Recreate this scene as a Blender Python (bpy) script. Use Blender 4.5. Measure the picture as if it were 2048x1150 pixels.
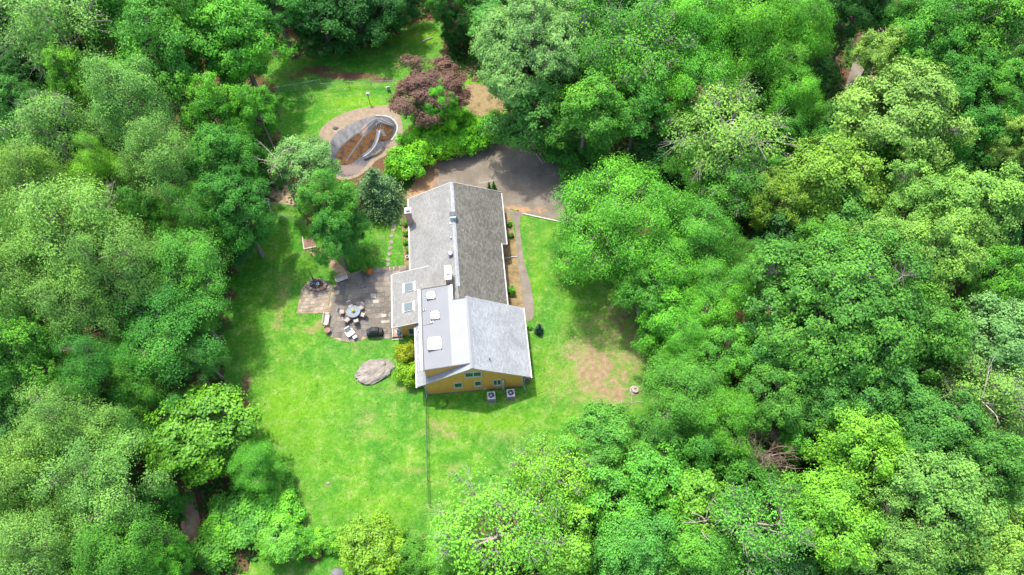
import bpy, bmesh, math, random
import numpy as np
from mathutils import Vector, Matrix, noise
R_ = math.radians
for o in list(bpy.data.objects): bpy.data.objects.remove(o)
scene = bpy.context.scene
C = scene.collection

# ---------------------------------------------------------------- camera, sky, sun, exposure
FPX, CAMH, PITCH = 1420.0, 66.0, R_(61)
cam_d = bpy.data.cameras.new('camera'); cam = bpy.data.objects.new('camera', cam_d); C.objects.link(cam)
cam_d.sensor_width = 36; cam_d.lens = FPX / 2048 * 36; cam_d.clip_end = 3000; cam_d.clip_start = 0.5
cam.location = (0, 0, CAMH); cam.rotation_euler = (R_(90) - PITCH, 0, 0)
scene.camera = cam
SUN_DIR = Vector((-1.2, 2.26, 6.0)).normalized()
world = bpy.data.worlds.new('World'); scene.world = world; world.use_nodes = True
wn = world.node_tree; bg = wn.nodes['Background']
sky = wn.nodes.new('ShaderNodeTexSky'); sky.sky_type = 'NISHITA'; sky.sun_disc = False
sky.sun_elevation = math.asin(SUN_DIR.z); sky.sun_rotation = math.atan2(SUN_DIR.x, SUN_DIR.y)
sky.dust_density = 2.5; sky.air_density = 1.0
wn.links.new(sky.outputs[0], bg.inputs[0]); bg.inputs[1].default_value = 0.15
sun_d = bpy.data.lights.new('sun', 'SUN'); sun = bpy.data.objects.new('sun', sun_d); C.objects.link(sun)
sun_d.energy = 2.0; sun_d.angle = R_(1.2); sun_d.color = (1.0, 0.95, 0.86)
sun.rotation_euler = (-SUN_DIR).to_track_quat('-Z', 'Y').to_euler(); sun.location = (0, 40, 90)
vs = scene.view_settings; vs.view_transform = 'Standard'; vs.look = 'None'; vs.gamma = 1; vs.exposure = 1.7
vs.use_curve_mapping = False
scene.cycles.max_bounces = 6; scene.cycles.diffuse_bounces = 3; scene.cycles.transmission_bounces = 3
scene.render.resolution_x = 1024; scene.render.resolution_y = 575

# ---------------------------------------------------------------- helpers
_cp, _sp = math.cos(PITCH), math.sin(PITCH)
def ray(x, y):
    a = (x - 1024) / FPX; b = (575 - y) / FPX
    return Vector((a, _cp + b * _sp, -_sp + b * _cp))
def G(x, y, z=0.0):                                  # photo pixel -> point at height z
    d = ray(x, y); return Vector((0, 0, CAMH)) + d * ((z - CAMH) / d.z)
def depth_of(p):
    return p.y * _cp - (p.z - CAMH) * _sp
def tag(o, label=None, cat=None, group=None, kind=None):
    if label: o['label'] = label
    if cat: o['category'] = cat
    if group: o['group'] = group
    if kind: o['kind'] = kind
    return o
def empty(name, loc=(0, 0, 0), rz=0.0):
    o = bpy.data.objects.new(name, None); C.objects.link(o)
    o.location = loc; o.rotation_euler = (0, 0, rz); o.empty_display_size = 0.3
    return o
def thing(name, label, cat, loc=(0, 0, 0), rz=0.0, group=None):
    return tag(empty(name, loc, rz), label, cat, group)
def put(name, me, parent=None, loc=None, color=None):
    o = bpy.data.objects.new(name, me); C.objects.link(o)
    if parent is not None: o.parent = parent
    if loc is not None: o.location = loc
    if color is not None: o.color = (*color, 1)
    return o

class MB:
    def __init__(s): s.v = []; s.f = []
    def add(s, vs_, fs):
        b = len(s.v); s.v += [tuple(v) for v in vs_]; s.f += [tuple(b + i for i in f) for f in fs]; return s
    def box(s, x0, x1, y0, y1, z0, z1):
        return s.add([(x0,y0,z0),(x1,y0,z0),(x1,y1,z0),(x0,y1,z0),(x0,y0,z1),(x1,y0,z1),(x1,y1,z1),(x0,y1,z1)],
                     [(0,3,2,1),(4,5,6,7),(0,1,5,4),(1,2,6,5),(2,3,7,6),(3,0,4,7)])
    def slab(s, poly, t):                            # top polygon pushed straight down by t
        n = len(poly); top = [Vector(p) for p in poly]; bot = [p - Vector((0, 0, t)) for p in top]
        fs = [tuple(range(n)), tuple(reversed(range(n, 2*n)))] + [(i, n+i, n+(i+1) % n, (i+1) % n) for i in range(n)]
        return s.add(top + bot, fs)
    def prism(s, poly, vec):                         # polygon swept along vec
        n = len(poly); a = [Vector(p) for p in poly]; b = [p + Vector(vec) for p in a]
        fs = [tuple(reversed(range(n))), tuple(range(n, 2*n))] + [(i, (i+1) % n, n+(i+1) % n, n+i) for i in range(n)]
        return s.add(a + b, fs)
    def tube(s, pts, rad, n=6, cap=True):
        pts = [Vector(p) for p in pts]
        if not hasattr(rad, '__len__'): rad = [rad] * len(pts)
        vs_ = []
        for i, p in enumerate(pts):
            d = (pts[min(i+1, len(pts)-1)] - pts[max(i-1, 0)])
            d = d.normalized() if d.length > 1e-9 else Vector((0, 0, 1))
            a = d.cross(Vector((0, 0, 1)) if abs(d.z) < .9 else Vector((1, 0, 0))).normalized(); b = d.cross(a)
            for k in range(n):
                t = 2*math.pi*k/n; vs_.append(p + (a*math.cos(t) + b*math.sin(t)) * rad[i])
        fs = [(i*n+k, i*n+(k+1) % n, (i+1)*n+(k+1) % n, (i+1)*n+k) for i in range(len(pts)-1) for k in range(n)]
        if cap: fs += [tuple(reversed(range(n))), tuple(range((len(pts)-1)*n, len(pts)*n))]
        return s.add(vs_, fs)
    def lathe(s, prof, n=20, c=(0, 0, 0), sx=1, sy=1):   # prof: (r, z)
        vs_ = [(c[0]+r*math.cos(2*math.pi*k/n)*sx, c[1]+r*math.sin(2*math.pi*k/n)*sy, c[2]+z) for r, z in prof for k in range(n)]
        m = len(prof)
        fs = [(i*n+k, i*n+(k+1) % n, (i+1)*n+(k+1) % n, (i+1)*n+k) for i in range(m-1) for k in range(n)]
        fs += [tuple(reversed(range(n))), tuple(range((m-1)*n, m*n))]
        return s.add(vs_, fs)
    def mesh(s, name, mat, bevel=0, smooth=False):
        me = bpy.data.meshes.new(name); me.from_pydata(s.v, [], s.f); me.update()
        bm = bmesh.new(); bm.from_mesh(me)
        bmesh.ops.recalc_face_normals(bm, faces=bm.faces)
        if bevel:
            es = [e for e in bm.edges if len(e.link_faces) == 2 and e.calc_face_angle(0) > .5]
            bmesh.ops.bevel(bm, geom=es, offset=bevel, segments=1, affect='EDGES')
        if smooth:
            for f_ in bm.faces: f_.smooth = True
        bm.to_mesh(me); bm.free()
        if mat: me.materials.append(M[mat])
        return me
    def build(s, name, mat, parent=None, loc=None, bevel=0, smooth=False, color=None):
        return put(name, s.mesh(name, mat, bevel, smooth), parent, loc, color)

# ---------------------------------------------------------------- materials
M = {}
class NT:
    def __init__(s, name):
        s.m = bpy.data.materials.new(name); s.m.use_nodes = True; s.t = s.m.node_tree
        s.b = s.t.nodes['Principled BSDF']; s.out = s.t.nodes['Material Output']; M[name] = s.m
    def n(s, typ, **kw):
        nd = s.t.nodes.new('ShaderNode' + typ)
        for k, v in kw.items(): setattr(nd, k, v)
        return nd
    def l(s, a, b): s.t.links.new(a, b)
    def coords(s, world=True):
        return s.n('NewGeometry').outputs['Position'] if world else s.n('TexCoord').outputs['Object']
    def noise(s, scale, detail=4, rough=.55, world=True, vec=None):
        nd = s.n('TexNoise'); nd.inputs['Scale'].default_value = scale; nd.inputs['Detail'].default_value = detail
        nd.inputs['Roughness'].default_value = rough; s.l(vec or s.coords(world), nd.inputs['Vector']); return nd.outputs['Fac']
    def ramp(s, fac, stops):
        nd = s.n('ValToRGB'); e = nd.color_ramp.elements
        while len(e) < len(stops): e.new(.5)
        for i, (p, c) in enumerate(stops): e[i].position = p; e[i].color = (*c, 1) if len(c) == 3 else c
        s.l(fac, nd.inputs[0]); return nd.outputs[0]
    def mix(s, fac, a, b, mode='MIX'):
        nd = s.n('Mix', data_type='RGBA', blend_type=mode)
        for v, i in ((fac, 0), (a, 6), (b, 7)):
            if isinstance(v, (int, float)): nd.inputs[i].default_value = v
            elif isinstance(v, tuple): nd.inputs[i].default_value = (*v, 1)
            else: s.l(v, nd.inputs[i])
        return nd.outputs[2]
    def math(s, op, a, b=0.0, clamp=False):
        nd = s.n('Math', operation=op, use_clamp=clamp)
        for v, i in ((a, 0), (b, 1)):
            if isinstance(v, (int, float)): nd.inputs[i].default_value = v
            else: s.l(v, nd.inputs[i])
        return nd.outputs[0]
    def maprange(s, v, a, b, c=0.0, d=1.0):
        nd = s.n('MapRange'); s.l(v, nd.inputs[0])
        for i, q in enumerate((a, b, c, d)): nd.inputs[i+1].default_value = q
        return nd.outputs[0]
    def attr(s, name): return s.n('Attribute', attribute_name=name).outputs['Fac']
    def bump(s, h, strength=.4, dist=.05):
        nd = s.n('Bump'); nd.inputs['Strength'].default_value = strength; nd.inputs['Distance'].default_value = dist
        s.l(h, nd.inputs['Height']); s.l(nd.outputs[0], s.b.inputs['Normal'])
    def fin(s, col, rough=.8, metal=0.0, spec=.3):
        if isinstance(col, tuple): s.b.inputs['Base Color'].default_value = (*col, 1)
        else: s.l(col, s.b.inputs['Base Color'])
        s.b.inputs['Roughness'].default_value = rough; s.b.inputs['Metallic'].default_value = metal
        s.b.inputs['Specular IOR Level'].default_value = spec
        return s.m

def simple(name, col, rough=.7, var=.25, scale=3.0, metal=0.0, world=True, spec=.3, bump=0.0):
    t = NT(name); f = t.noise(scale, 5, .6, world)
    lo = tuple(c*(1-var) for c in col); hi = tuple(min(1, c*(1+var)) for c in col)
    t.fin(t.ramp(f, [(.3, lo), (.7, hi)]), rough, metal, spec)
    if bump: t.bump(f, bump, .03)
    return t.m
def tinted(name, rough=.8, var=.3, scale=4.0, bump=.3, spec=.2, metal=0.0):     # colour from the object
    t = NT(name); oc = t.n('ObjectInfo').outputs['Color']; f = t.noise(scale, 5, .65)
    v = t.maprange(f, .3, .7, 1-var, 1+var)
    c = t.mix(1.0, oc, v, 'MULTIPLY'); t.fin(c, rough, metal, spec)
    if bump: t.bump(f, bump, .03)
    return t.m

# foliage: colour of the tree from the object, hue differences leaf to leaf from the mesh
def leaf_mat(name, trans=.28, spec=.35, rough=.45):
    t = NT(name)
    oc = t.n('ObjectInfo').outputs['Color']; tint = t.attr('tint')
    h = t.n('HueSaturation'); t.l(oc, h.inputs['Color'])
    t.l(t.maprange(tint, 0, 1, .512, .484), h.inputs['Hue'])
    t.l(t.maprange(tint, 0, 1, .52, 1.5), h.inputs['Value'])
    t.l(t.maprange(tint, 0, 1, .92, 1.0), h.inputs['Saturation'])
    col = h.outputs[0]; t.fin(col, rough, 0, spec)
    tr = t.n('BsdfTranslucent'); t.l(t.mix(.35, col, (.16, .34, .02)), tr.inputs[0])
    ms = t.n('MixShader'); ms.inputs[0].default_value = trans
    t.l(t.b.outputs[0], ms.inputs[1]); t.l(tr.outputs[0], ms.inputs[2]); t.l(ms.outputs[0], t.out.inputs[0])
leaf_mat('leaf', .25, .12, .6); leaf_mat('leaf_waxy', .2, .25, .5)

def bark():
    t = NT('bark'); oc = t.n('ObjectInfo').outputs['Color']
    mp = t.n('Mapping'); mp.inputs['Scale'].default_value = (6, 6, 1.2); t.l(t.coords(False), mp.inputs[0])
    f = t.noise(1.5, 6, .7, vec=mp.outputs[0])
    t.fin(t.mix(1.0, oc, t.maprange(f, .3, .7, .55, 1.35), 'MULTIPLY'), .9); t.bump(f, .6, .05)
bark()

def ground_mats():
    t = NT('forest_floor'); a = t.noise(.35, 6, .65); b = t.noise(5, 6, .7); c = t.noise(22, 3, .7)
    col = t.ramp(b, [(.25, (.035, .02, .012)), (.5, (.11, .06, .035)), (.75, (.2, .12, .07))])
    col = t.mix(t.maprange(a, .48, .62), col, t.ramp(c, [(.3, (.02, .06, .01)), (.7, (.07, .15, .02))]))
    t.fin(col, .95, spec=.1); t.bump(b, .6, .08)

    t = NT('grass'); big = t.noise(.09, 3, .5); mid = t.noise(.45, 5, .62); fine = t.noise(3.2, 5, .7); vf = t.noise(16, 3, .7)
    # mowed grass: yellow-green to deep green patches, fine mottling
    g1 = t.ramp(mid, [(.28, (.034, .140, .014)), (.45, (.064, .195, .015)), (.58, (.098, .235, .017)), (.72, (.160, .265, .034))])
    g1 = t.mix(t.maprange(big, .42, .58, 0, .6), g1, (.050, .180, .022))
    g1 = t.mix(t.maprange(t.attr('lush'), 0, 1, 0, .8), g1, (.022, .16, .006))  # deeper green, also carries lawn shade painted into the grass
    g1 = t.mix(t.maprange(t.attr('yellow'), 0, 1, 0, .6), g1, (.150, .300, .010))
    g1 = t.mix(t.maprange(t.noise(.9, 7, .78), .50, .64, 0, .6), g1, (.190, .270, .080))
    g1 = t.mix(t.maprange(t.noise(1.7, 6, .7), .54, .66, 0, .5), g1, (.035, .150, .010))
    g1 = t.mix(1.0, g1, t.maprange(fine, .3, .7, .74, 1.26), 'MULTIPLY')
    g1 = t.mix(1.0, g1, t.maprange(vf, .3, .7, .66, 1.34), 'MULTIPLY')
    dirt = t.ramp(t.noise(2.2, 6, .7), [(.3, (.15, .100, .052)), (.55, (.255, .185, .105)), (.75, (.32, .26, .165))])
    th = t.math('ADD', t.math('MULTIPLY', t.noise(1.1, 8, .78), .55), t.math('MULTIPLY', t.noise(4.5, 5, .75), .45))
    d = t.math('ADD', t.math('MULTIPLY', t.attr('dry'), .225), th)
    straw = t.mix(.55, g1, (.24, .21, .075))
    col = t.mix(t.maprange(d, .545, .66, 0, .85), g1, straw)
    col = t.mix(t.maprange(d, .655, .69), col, dirt)
    lit = t.math('ADD', t.math('MULTIPLY', t.attr('litter'), .32), th)
    col = t.mix(t.maprange(lit, .66, .76), col, t.ramp(vf, [(.3, (.06, .03, .018)), (.7, (.17, .095, .06))]))
    t.fin(col, .9, spec=.1)
    t.bump(t.math('ADD', vf, fine), .7, .07)

    t = NT('asphalt'); a = t.noise(.4, 6, .6); b = t.noise(30, 2, .6); c = t.noise(1.8, 6, .7)
    col = t.ramp(a, [(.3, (.120, .102, .078)), (.7, (.195, .166, .130))])
    col = t.mix(t.maprange(c, .52, .75, 0, .5), col, (.25, .21, .16))
    cr = t.n('TexVoronoi', feature='DISTANCE_TO_EDGE'); cr.inputs['Scale'].default_value = .42
    wv = t.mix(.25, t.coords(), t.n('TexNoise').outputs['Color'], 'ADD'); t.l(wv, cr.inputs['Vector'])
    crack = t.maprange(cr.outputs['Distance'], .004, .016, 1, 0)
    col = t.mix(t.math('MULTIPLY', crack, t.maprange(a, .45, .6)), col, (.24, .22, .18))
    lv = t.math('ADD', t.math('MULTIPLY', t.attr('litter'), .55), t.noise(2.4, 7, .75))
    col = t.mix(t.maprange(lv, .68, .86), col, t.ramp(b, [(.3, (.2, .1, .05)), (.7, (.42, .27, .15))]))
    col = t.mix(1.0, col, t.maprange(b, .3, .7, .85, 1.15), 'MULTIPLY')
    t.fin(col, .9, spec=.15); t.bump(b, .2, .01)

    t = NT('path_dirt'); a = t.noise(1.2, 6, .7); b = t.noise(12, 4, .7)
    col = t.ramp(a, [(.3, (.16, .10, .06)), (.5, (.32, .22, .14)), (.7, (.42, .33, .22))])
    col = t.mix(t.maprange(b, .5, .75, 0, .6), col, (.14, .19, .04))
    t.fin(col, .95, spec=.1); t.bump(b, .5, .04)

    t = NT('straw_bed'); a = t.noise(1.0, 6, .7); b = t.noise(14, 4, .75)
    col = t.ramp(b, [(.3, (.09, .06, .03)), (.5, (.23, .175, .085)), (.72, (.34, .285, .15))])
    col = t.mix(t.maprange(a, .48, .62, 0, .7), col, (.10, .06, .035))
    t.fin(col, .95, spec=.1); t.bump(b, .6, .04)

    t = NT('concrete'); a = t.noise(.8, 6, .65); b = t.noise(20, 3, .6)
    col = t.ramp(a, [(.3, (.125, .105, .083)), (.7, (.22, .19, .155))])
    t.fin(t.mix(1.0, col, t.maprange(b, .3, .7, .85, 1.15), 'MULTIPLY'), .9, spec=.15); t.bump(b, .2, .01)

    # patio stone: colour of each slab from the object, grey grime and pale lichen over all
    t = NT('flagstone'); oc = t.n('ObjectInfo').outputs['Color']; a = t.noise(.55, 6, .7); b = t.noise(3.5, 6, .75); c = t.noise(18, 3, .7)
    col = t.mix(1.0, oc, t.maprange(c, .3, .7, .8, 1.2), 'MULTIPLY')
    col = t.mix(t.maprange(a, .42, .6, 0, .55), col, (.085, .08, .07))
    col = t.mix(t.maprange(b, .55, .75, 0, .75), col, (.36, .34, .26))
    t.fin(col, .9, spec=.15); t.bump(b, .3, .02)
ground_mats()

def house_mats():
    def shingle(name, lo, hi, streak, axis_scale, dots):
        t = NT(name); uvw = t.coords(False)
        a = t.noise(.5, 6, .65, vec=uvw); c = t.noise(9, 4, .75, vec=uvw)
        br = t.n('TexBrick'); br.offset = .5; br.inputs['Scale'].default_value = 1.0
        br.inputs['Brick Width'].default_value = .30; br.inputs['Row Height'].default_value = .14
        br.inputs['Mortar Size'].default_value = .008
        br.inputs['Color1'].default_value = (*lo, 1); br.inputs['Color2'].default_value = (*hi, 1)
        br.inputs['Mortar'].default_value = tuple(x*.55 for x in lo) + (1,)
        sw = t.n('SeparateXYZ'); t.l(uvw, sw.inputs[0]); cb = t.n('CombineXYZ')
        t.l(sw.outputs[1], cb.inputs[0]); t.l(sw.outputs[0], cb.inputs[1]); t.l(cb.outputs[0], br.inputs['Vector'])
        col = br.outputs['Color']
        col = t.mix(1.0, col, t.maprange(c, .3, .7, .78, 1.2), 'MULTIPLY')
        mp = t.n('Mapping'); mp.inputs['Scale'].default_value = axis_scale; t.l(uvw, mp.inputs[0])
        st = t.noise(1.2, 6, .7, vec=mp.outputs[0])
        col = t.mix(t.maprange(st, .45, .68, 0, .32), col, streak)
        col = t.mix(1.0, col, t.maprange(a, .3, .7, .85, 1.15), 'MULTIPLY')
        if dots:
            vo = t.n('TexVoronoi'); vo.inputs['Scale'].default_value = 1.3; t.l(uvw, vo.inputs['Vector'])
            dt = t.maprange(vo.outputs['Distance'], .05, .075, 1, 0)
            col = t.mix(t.math('MULTIPLY', dt, t.maprange(a, .45, .55)), col, (.5, .47, .4))
        t.fin(col, .92, spec=.15); t.bump(br.outputs['Fac'], -.5, .02)
    shingle('shingle_sun_side', (.195, .192, .176), (.245, .242, .224), (.160, .160, .144), (.35, 1.1, 1), False)  # left slopes: brighter sunlit side put into the shingle colour
    shingle('shingle_shade_side', (.085, .081, .068), (.150, .145, .125), (.100, .098, .08), (.4, 1.3, 1), True)  # right slope: same roof, its shaded side put into a darker colour
    shingle('shingle_pale', (.235, .245, .252), (.31, .32, .33), (.25, .26, .268), (2.5, 2.5, 1), False)
    simple('membrane_dark', (.165, .17, .175), .6, .06, .8, bump=.05)
    simple('membrane_light', (.225, .23, .235), .6, .05, .8)
    # painted clapboard
    t = NT('clapboard'); uvw = t.coords(False); s3 = t.n('SeparateXYZ'); t.l(uvw, s3.inputs[0])
    fr = t.math('FRACT', t.math('MULTIPLY', s3.outputs[2], 7.0))
    a = t.noise(1.2, 6, .65, vec=uvw)
    col = t.ramp(a, [(.25, (.64, .30, .065)), (.5, (.72, .345, .08)), (.75, (.76, .375, .10))])
    col = t.mix(t.maprange(fr, .0, .1, .35, 0), col, (.28, .13, .02))
    t.fin(col, .7, spec=.25); t.bump(fr, .5, .015)
    simple('white_trim', (.42, .41, .39), .5, .08, 2)
    simple('gutter_white', (.36, .355, .34), .4, .12, 1.5)
    simple('dark_metal', (.05, .05, .055), .5, .3, 4)
    simple('grey_metal', (.20, .205, .215), .4, .2, 4, metal=.4)
    simple('pale_flashing', (.42, .50, .52), .4, .2, 3, metal=.3)
    simple('dome_white', (.85, .86, .87), .25, .02, 2, spec=.5)
    t = NT('window_glass'); t.fin((.035, .10, .06), .06, 0, .8)
    t = NT('skylight_glass'); t.fin((.09, .12, .12), .08, 0, .8)
    t = NT('brick'); br = t.n('TexBrick'); br.inputs['Scale'].default_value = 1
    br.inputs['Brick Width'].default_value = .21; br.inputs['Row Height'].default_value = .075; br.inputs['Mortar Size'].default_value = .01
    br.inputs['Color1'].default_value = (.28, .14, .10, 1); br.inputs['Color2'].default_value = (.40, .24, .17, 1); br.inputs['Mortar'].default_value = (.42, .38, .33, 1)
    s3 = t.n('SeparateXYZ'); t.l(t.coords(False), s3.inputs[0]); cb = t.n('CombineXYZ')
    t.l(t.math('ADD', s3.outputs[0], s3.outputs[1]), cb.inputs[0]); t.l(s3.outputs[2], cb.inputs[1]); t.l(cb.outputs[0], br.inputs['Vector'])
    t.fin(br.outputs['Color'], .9); t.bump(br.outputs['Fac'], -.6, .01)
    simple('mortar_cap', (.62, .53, .45), .85, .15, 4)
house_mats()
simple('weathered_wood', (.36, .28, .21), .85, .25, 5)
simple('pale_wood', (.50, .43, .35), .85, .2, 5)
simple('brown_wood', (.22, .13, .09), .85, .3, 4)
simple('yellow_wood', (.55, .33, .05), .8, .25, 3)
simple('black_cover', (.022, .023, .026), .75, .35, 3, spec=.5, bump=.3)
simple('stone_grey', (.30, .28, .25), .9, .3, 3, bump=.4)
simple('table_top', (.15, .18, .20), .7, .25, 5, spec=.5)
simple('cushion', (.34, .29, .255), .9, .15, 5)
simple('white_plastic', (.42, .42, .41), .4, .06, 3)
simple('slide_grey', (.24, .25, .26), .4, .1, 3)
simple('blue_plastic', (.05, .22, .42), .35, .2, 3)
simple('red_paint', (.42, .05, .03), .45, .2, 3)
simple('terracotta', (.36, .15, .09), .8, .2, 4)
simple('soil', (.09, .055, .035), .95, .3, 8, bump=.5)
simple('coping', (.215, .165, .11), .85, .2, 2, bump=.2)
simple('pool_rim', (.27, .28, .29), .6, .2, 2)
simple('wire_green', (.07, .17, .08), .6, .2, 5)
simple('galvanised', (.42, .44, .44), .45, .15, 5, metal=.5)
simple('boulder', (.21, .185, .155), .9, .35, 1.4, bump=.8)
simple('dead_wood', (.30, .255, .21), .9, .25, 5)
tinted('petal', .6, .2, 20, 0); tinted('painted', .5, .15, 5, 0, .35); tinted('rock', .9, .35, 2.5, .5)
def pool_mats():
    t = NT('tarp'); a = t.noise(.9, 6, .65); b = t.noise(4, 6, .7)
    col = t.ramp(a, [(.3, (.022, .024, .028)), (.7, (.058, .061, .068))])
    lv = t.math('ADD', t.math('MULTIPLY', t.attr('litter'), .5), b)
    col = t.mix(t.maprange(lv, .68, .85, 0, .8), col, (.15, .10, .075))
    t.fin(col, .5, spec=.4); t.bump(b, .3, .04)
    t = NT('murky_water'); a = t.noise(1.1, 5, .65); b = t.noise(9, 5, .75)
    col = t.ramp(a, [(.3, (.004, .004, .002)), (.42, (.022, .009, .001)), (.54, (.080, .032, .0006)), (.72, (.020, .007, .003))])
    col = t.mix(t.maprange(b, .52, .68, 0, .8), col, t.ramp(t.noise(3, 4, .6), [(.35, (.008, .003, .001)), (.65, (.045, .015, .004))]))
    t.fin(col, .2, spec=.12); t.bump(b, .08, .02)
pool_mats()

# ---------------------------------------------------------------- setting: ground, lawn, drive, paths
def gp(pts, z=0.0): return [G(x, y, 0) + Vector((0, 0, z)) for x, y in pts]
def smooth_loop(pts, n=4, closed=True):              # Catmull-Rom
    out = []; m = len(pts)
    rng = range(m) if closed else range(m - 1)
    for i in rng:
        if closed: p0, p1, p2, p3 = (pts[(i+k-1) % m] for k in range(4))
        else: p0, p1, p2, p3 = pts[max(i-1, 0)], pts[i], pts[i+1], pts[min(i+2, m-1)]
        for k in range(n):
            t = k / n
            out.append(tuple(.5*((2*b) + (-a+c)*t + (2*a-5*b+4*c-d)*t*t + (-a+3*b-3*c+d)*t**3) for a, b, c, d in zip(p0, p1, p2, p3)))
    if not closed: out.append(tuple(pts[-1]))
    return out
def inside(P, poly):
    x, y = P[:, 0], P[:, 1]; r = np.zeros(len(P), bool); n = len(poly)
    for i in range(n):
        x1, y1 = poly[i][0], poly[i][1]; x2, y2 = poly[(i+1) % n][0], poly[(i+1) % n][1]
        c = ((y1 > y) != (y2 > y)); r ^= c & (x < (x2-x1)*(y-y1)/((y2-y1) if y2 != y1 else 1e-9) + x1)
    return r
def edge_dist(P, poly):
    d = np.full(len(P), 1e9); n = len(poly)
    for i in range(n):
        a = np.array(poly[i][:2]); b = np.array(poly[(i+1) % n][:2]); ab = b - a
        t = np.clip(((P - a) @ ab) / max(ab @ ab, 1e-9), 0, 1)
        d = np.minimum(d, np.linalg.norm(P - a - t[:, None]*ab, axis=1))
    return d
def blobs(P, lst):                                    # soft union of pixel-placed patches (px, py, rx_px, ry_px, strength)
    v = np.zeros(len(P))
    for px, py, rx, ry, s in lst:
        c = G(px, py); k = depth_of(c) / FPX
        q = ((P[:, 0]-c.x)/(rx*k))**2 + ((P[:, 1]-c.y)/(ry*k*1.12))**2
        v = np.maximum(v, s*np.exp(-q**1.5))
    return v
def add_attr(me, name, vals):
    a = me.attributes.new(name, 'FLOAT', 'POINT'); a.data.foreach_set('value', np.asarray(vals, np.float32))

POOL_PX = smooth_loop([(663,285),(682,262),(715,244),(752,233),(780,236),(793,253),(788,274),(772,290),(748,306),(735,325),(715,345),(690,352),(672,345),(662,322)], 4)
POOL = [(p.x, p.y) for p in gp(POOL_PX)]

def sheet_with_hole(name, outer, hole, z, mat):
    bm = bmesh.new(); es = []
    for loop in (outer, hole):
        v = [bm.verts.new((x, y, z)) for x, y in loop]
        es += [bm.edges.new((v[i], v[(i+1) % len(v)])) for i in range(len(v))]
    bmesh.ops.triangle_fill(bm, edges=es, use_beauty=True)
    for f in bm.faces:
        f.normal_update()
        if f.normal.z < 0: f.normal_flip()
    me = bpy.data.meshes.new(name); bm.to_mesh(me); bm.free(); me.materials.append(M[mat])
    return tag(put(name, me), kind='structure')
grd = sheet_with_hole('ground', [(-420,-300),(420,-300),(420,620),(-420,620)], POOL, 0.0, 'forest_floor')

DRY = [(1195,735,95,95,.72),(1240,650,70,70,.6),(1265,700,40,70,.7),(1190,740,58,64,1.0),(1225,790,45,30,.95),(1150,700,38,35,.75),(1240,750,30,45,.75),(1215,660,80,50,.62),(1250,620,45,40,.55),
       (880,855,40,22,.6),(900,870,18,12,.7),(740,870,40,14,.45),(830,942,32,8,.7),(905,938,22,10,.55),(900,965,22,14,.35),(735,835,30,25,.45),
       (565,590,20,50,.55),(555,640,13,28,.6),(560,560,15,15,.45),(640,648,10,12,.8),(625,660,18,10,.75),(602,640,8,10,.6),(590,660,6,8,.7),
       (1075,640,8,20,.3),(1110,760,40,60,.45),(1010,870,60,22,.38),(1080,900,35,12,.55),(690,955,10,5,.7),(655,968,8,6,.6),(740,1000,18,8,.4),
       (1060,490,8,60,.4),(620,500,15,8,.8),(760,500,25,14,.3),(775,470,20,20,.3),(950,190,30,20,.9),(640,1010,12,5,.4),(1270,780,22,14,.6),
       (790,775,40,14,.4),(720,690,40,20,.3),(560,390,45,22,1.0),(600,400,30,18,.8)]
LITTER = [(700,152,75,11,1.1),(640,140,50,15,.9),(760,160,40,9,.9),(590,150,40,20,.7),(820,60,20,12,.6),(960,205,20,14,.8),(1260,640,70,70,.55),(1290,590,60,60,.9),(490,770,14,40,.8),(505,840,14,40,.8)]
LUSH_SHADE = [(600,235,50,30,.75),(570,200,30,30,.7),(700,130,90,22,.8),(490,560,30,90,.8),(585,470,32,32,.5),(720,500,30,30,.5),(690,550,40,14,.6),(520,480,20,60,.6),(640,1120,60,20,.6),(920,805,110,20,.3)]  # lush growth, plus tree and gable shade tinted into the lawn colour
YELLOW = [(720,205,60,16,1.0),(850,75,40,18,.9),(560,830,60,80,.8),(650,780,80,50,.5),(980,845,110,20,.8),(1075,560,16,60,.5),(1090,720,30,50,.4),(620,880,70,70,.5),(750,1020,90,30,.25),(700,230,40,20,.6),(640,455,30,12,.4)]
LAWNS = [[(560,395),(505,430),(470,520),(440,700),(460,780),(500,830),(520,930),(560,960),(588,1000),(598,1050),(612,1078),(700,1086),(860,1076),(960,1040),(1060,980),(1160,930),(1330,900),(1345,780),(1330,650),(1300,560),(1200,490),(1100,425),(1010,415),(820,415),(760,420),(700,420),(640,440),(600,420)],
         [(530,120),(545,200),(560,280),(620,300),(690,300),(800,260),(860,225),(990,230),(990,170),(890,140),(890,50),(800,45),(740,95),(640,110)],
         [(520,1112),(600,1108),(700,1104),(800,1100),(800,1190),(480,1190)]]
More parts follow.
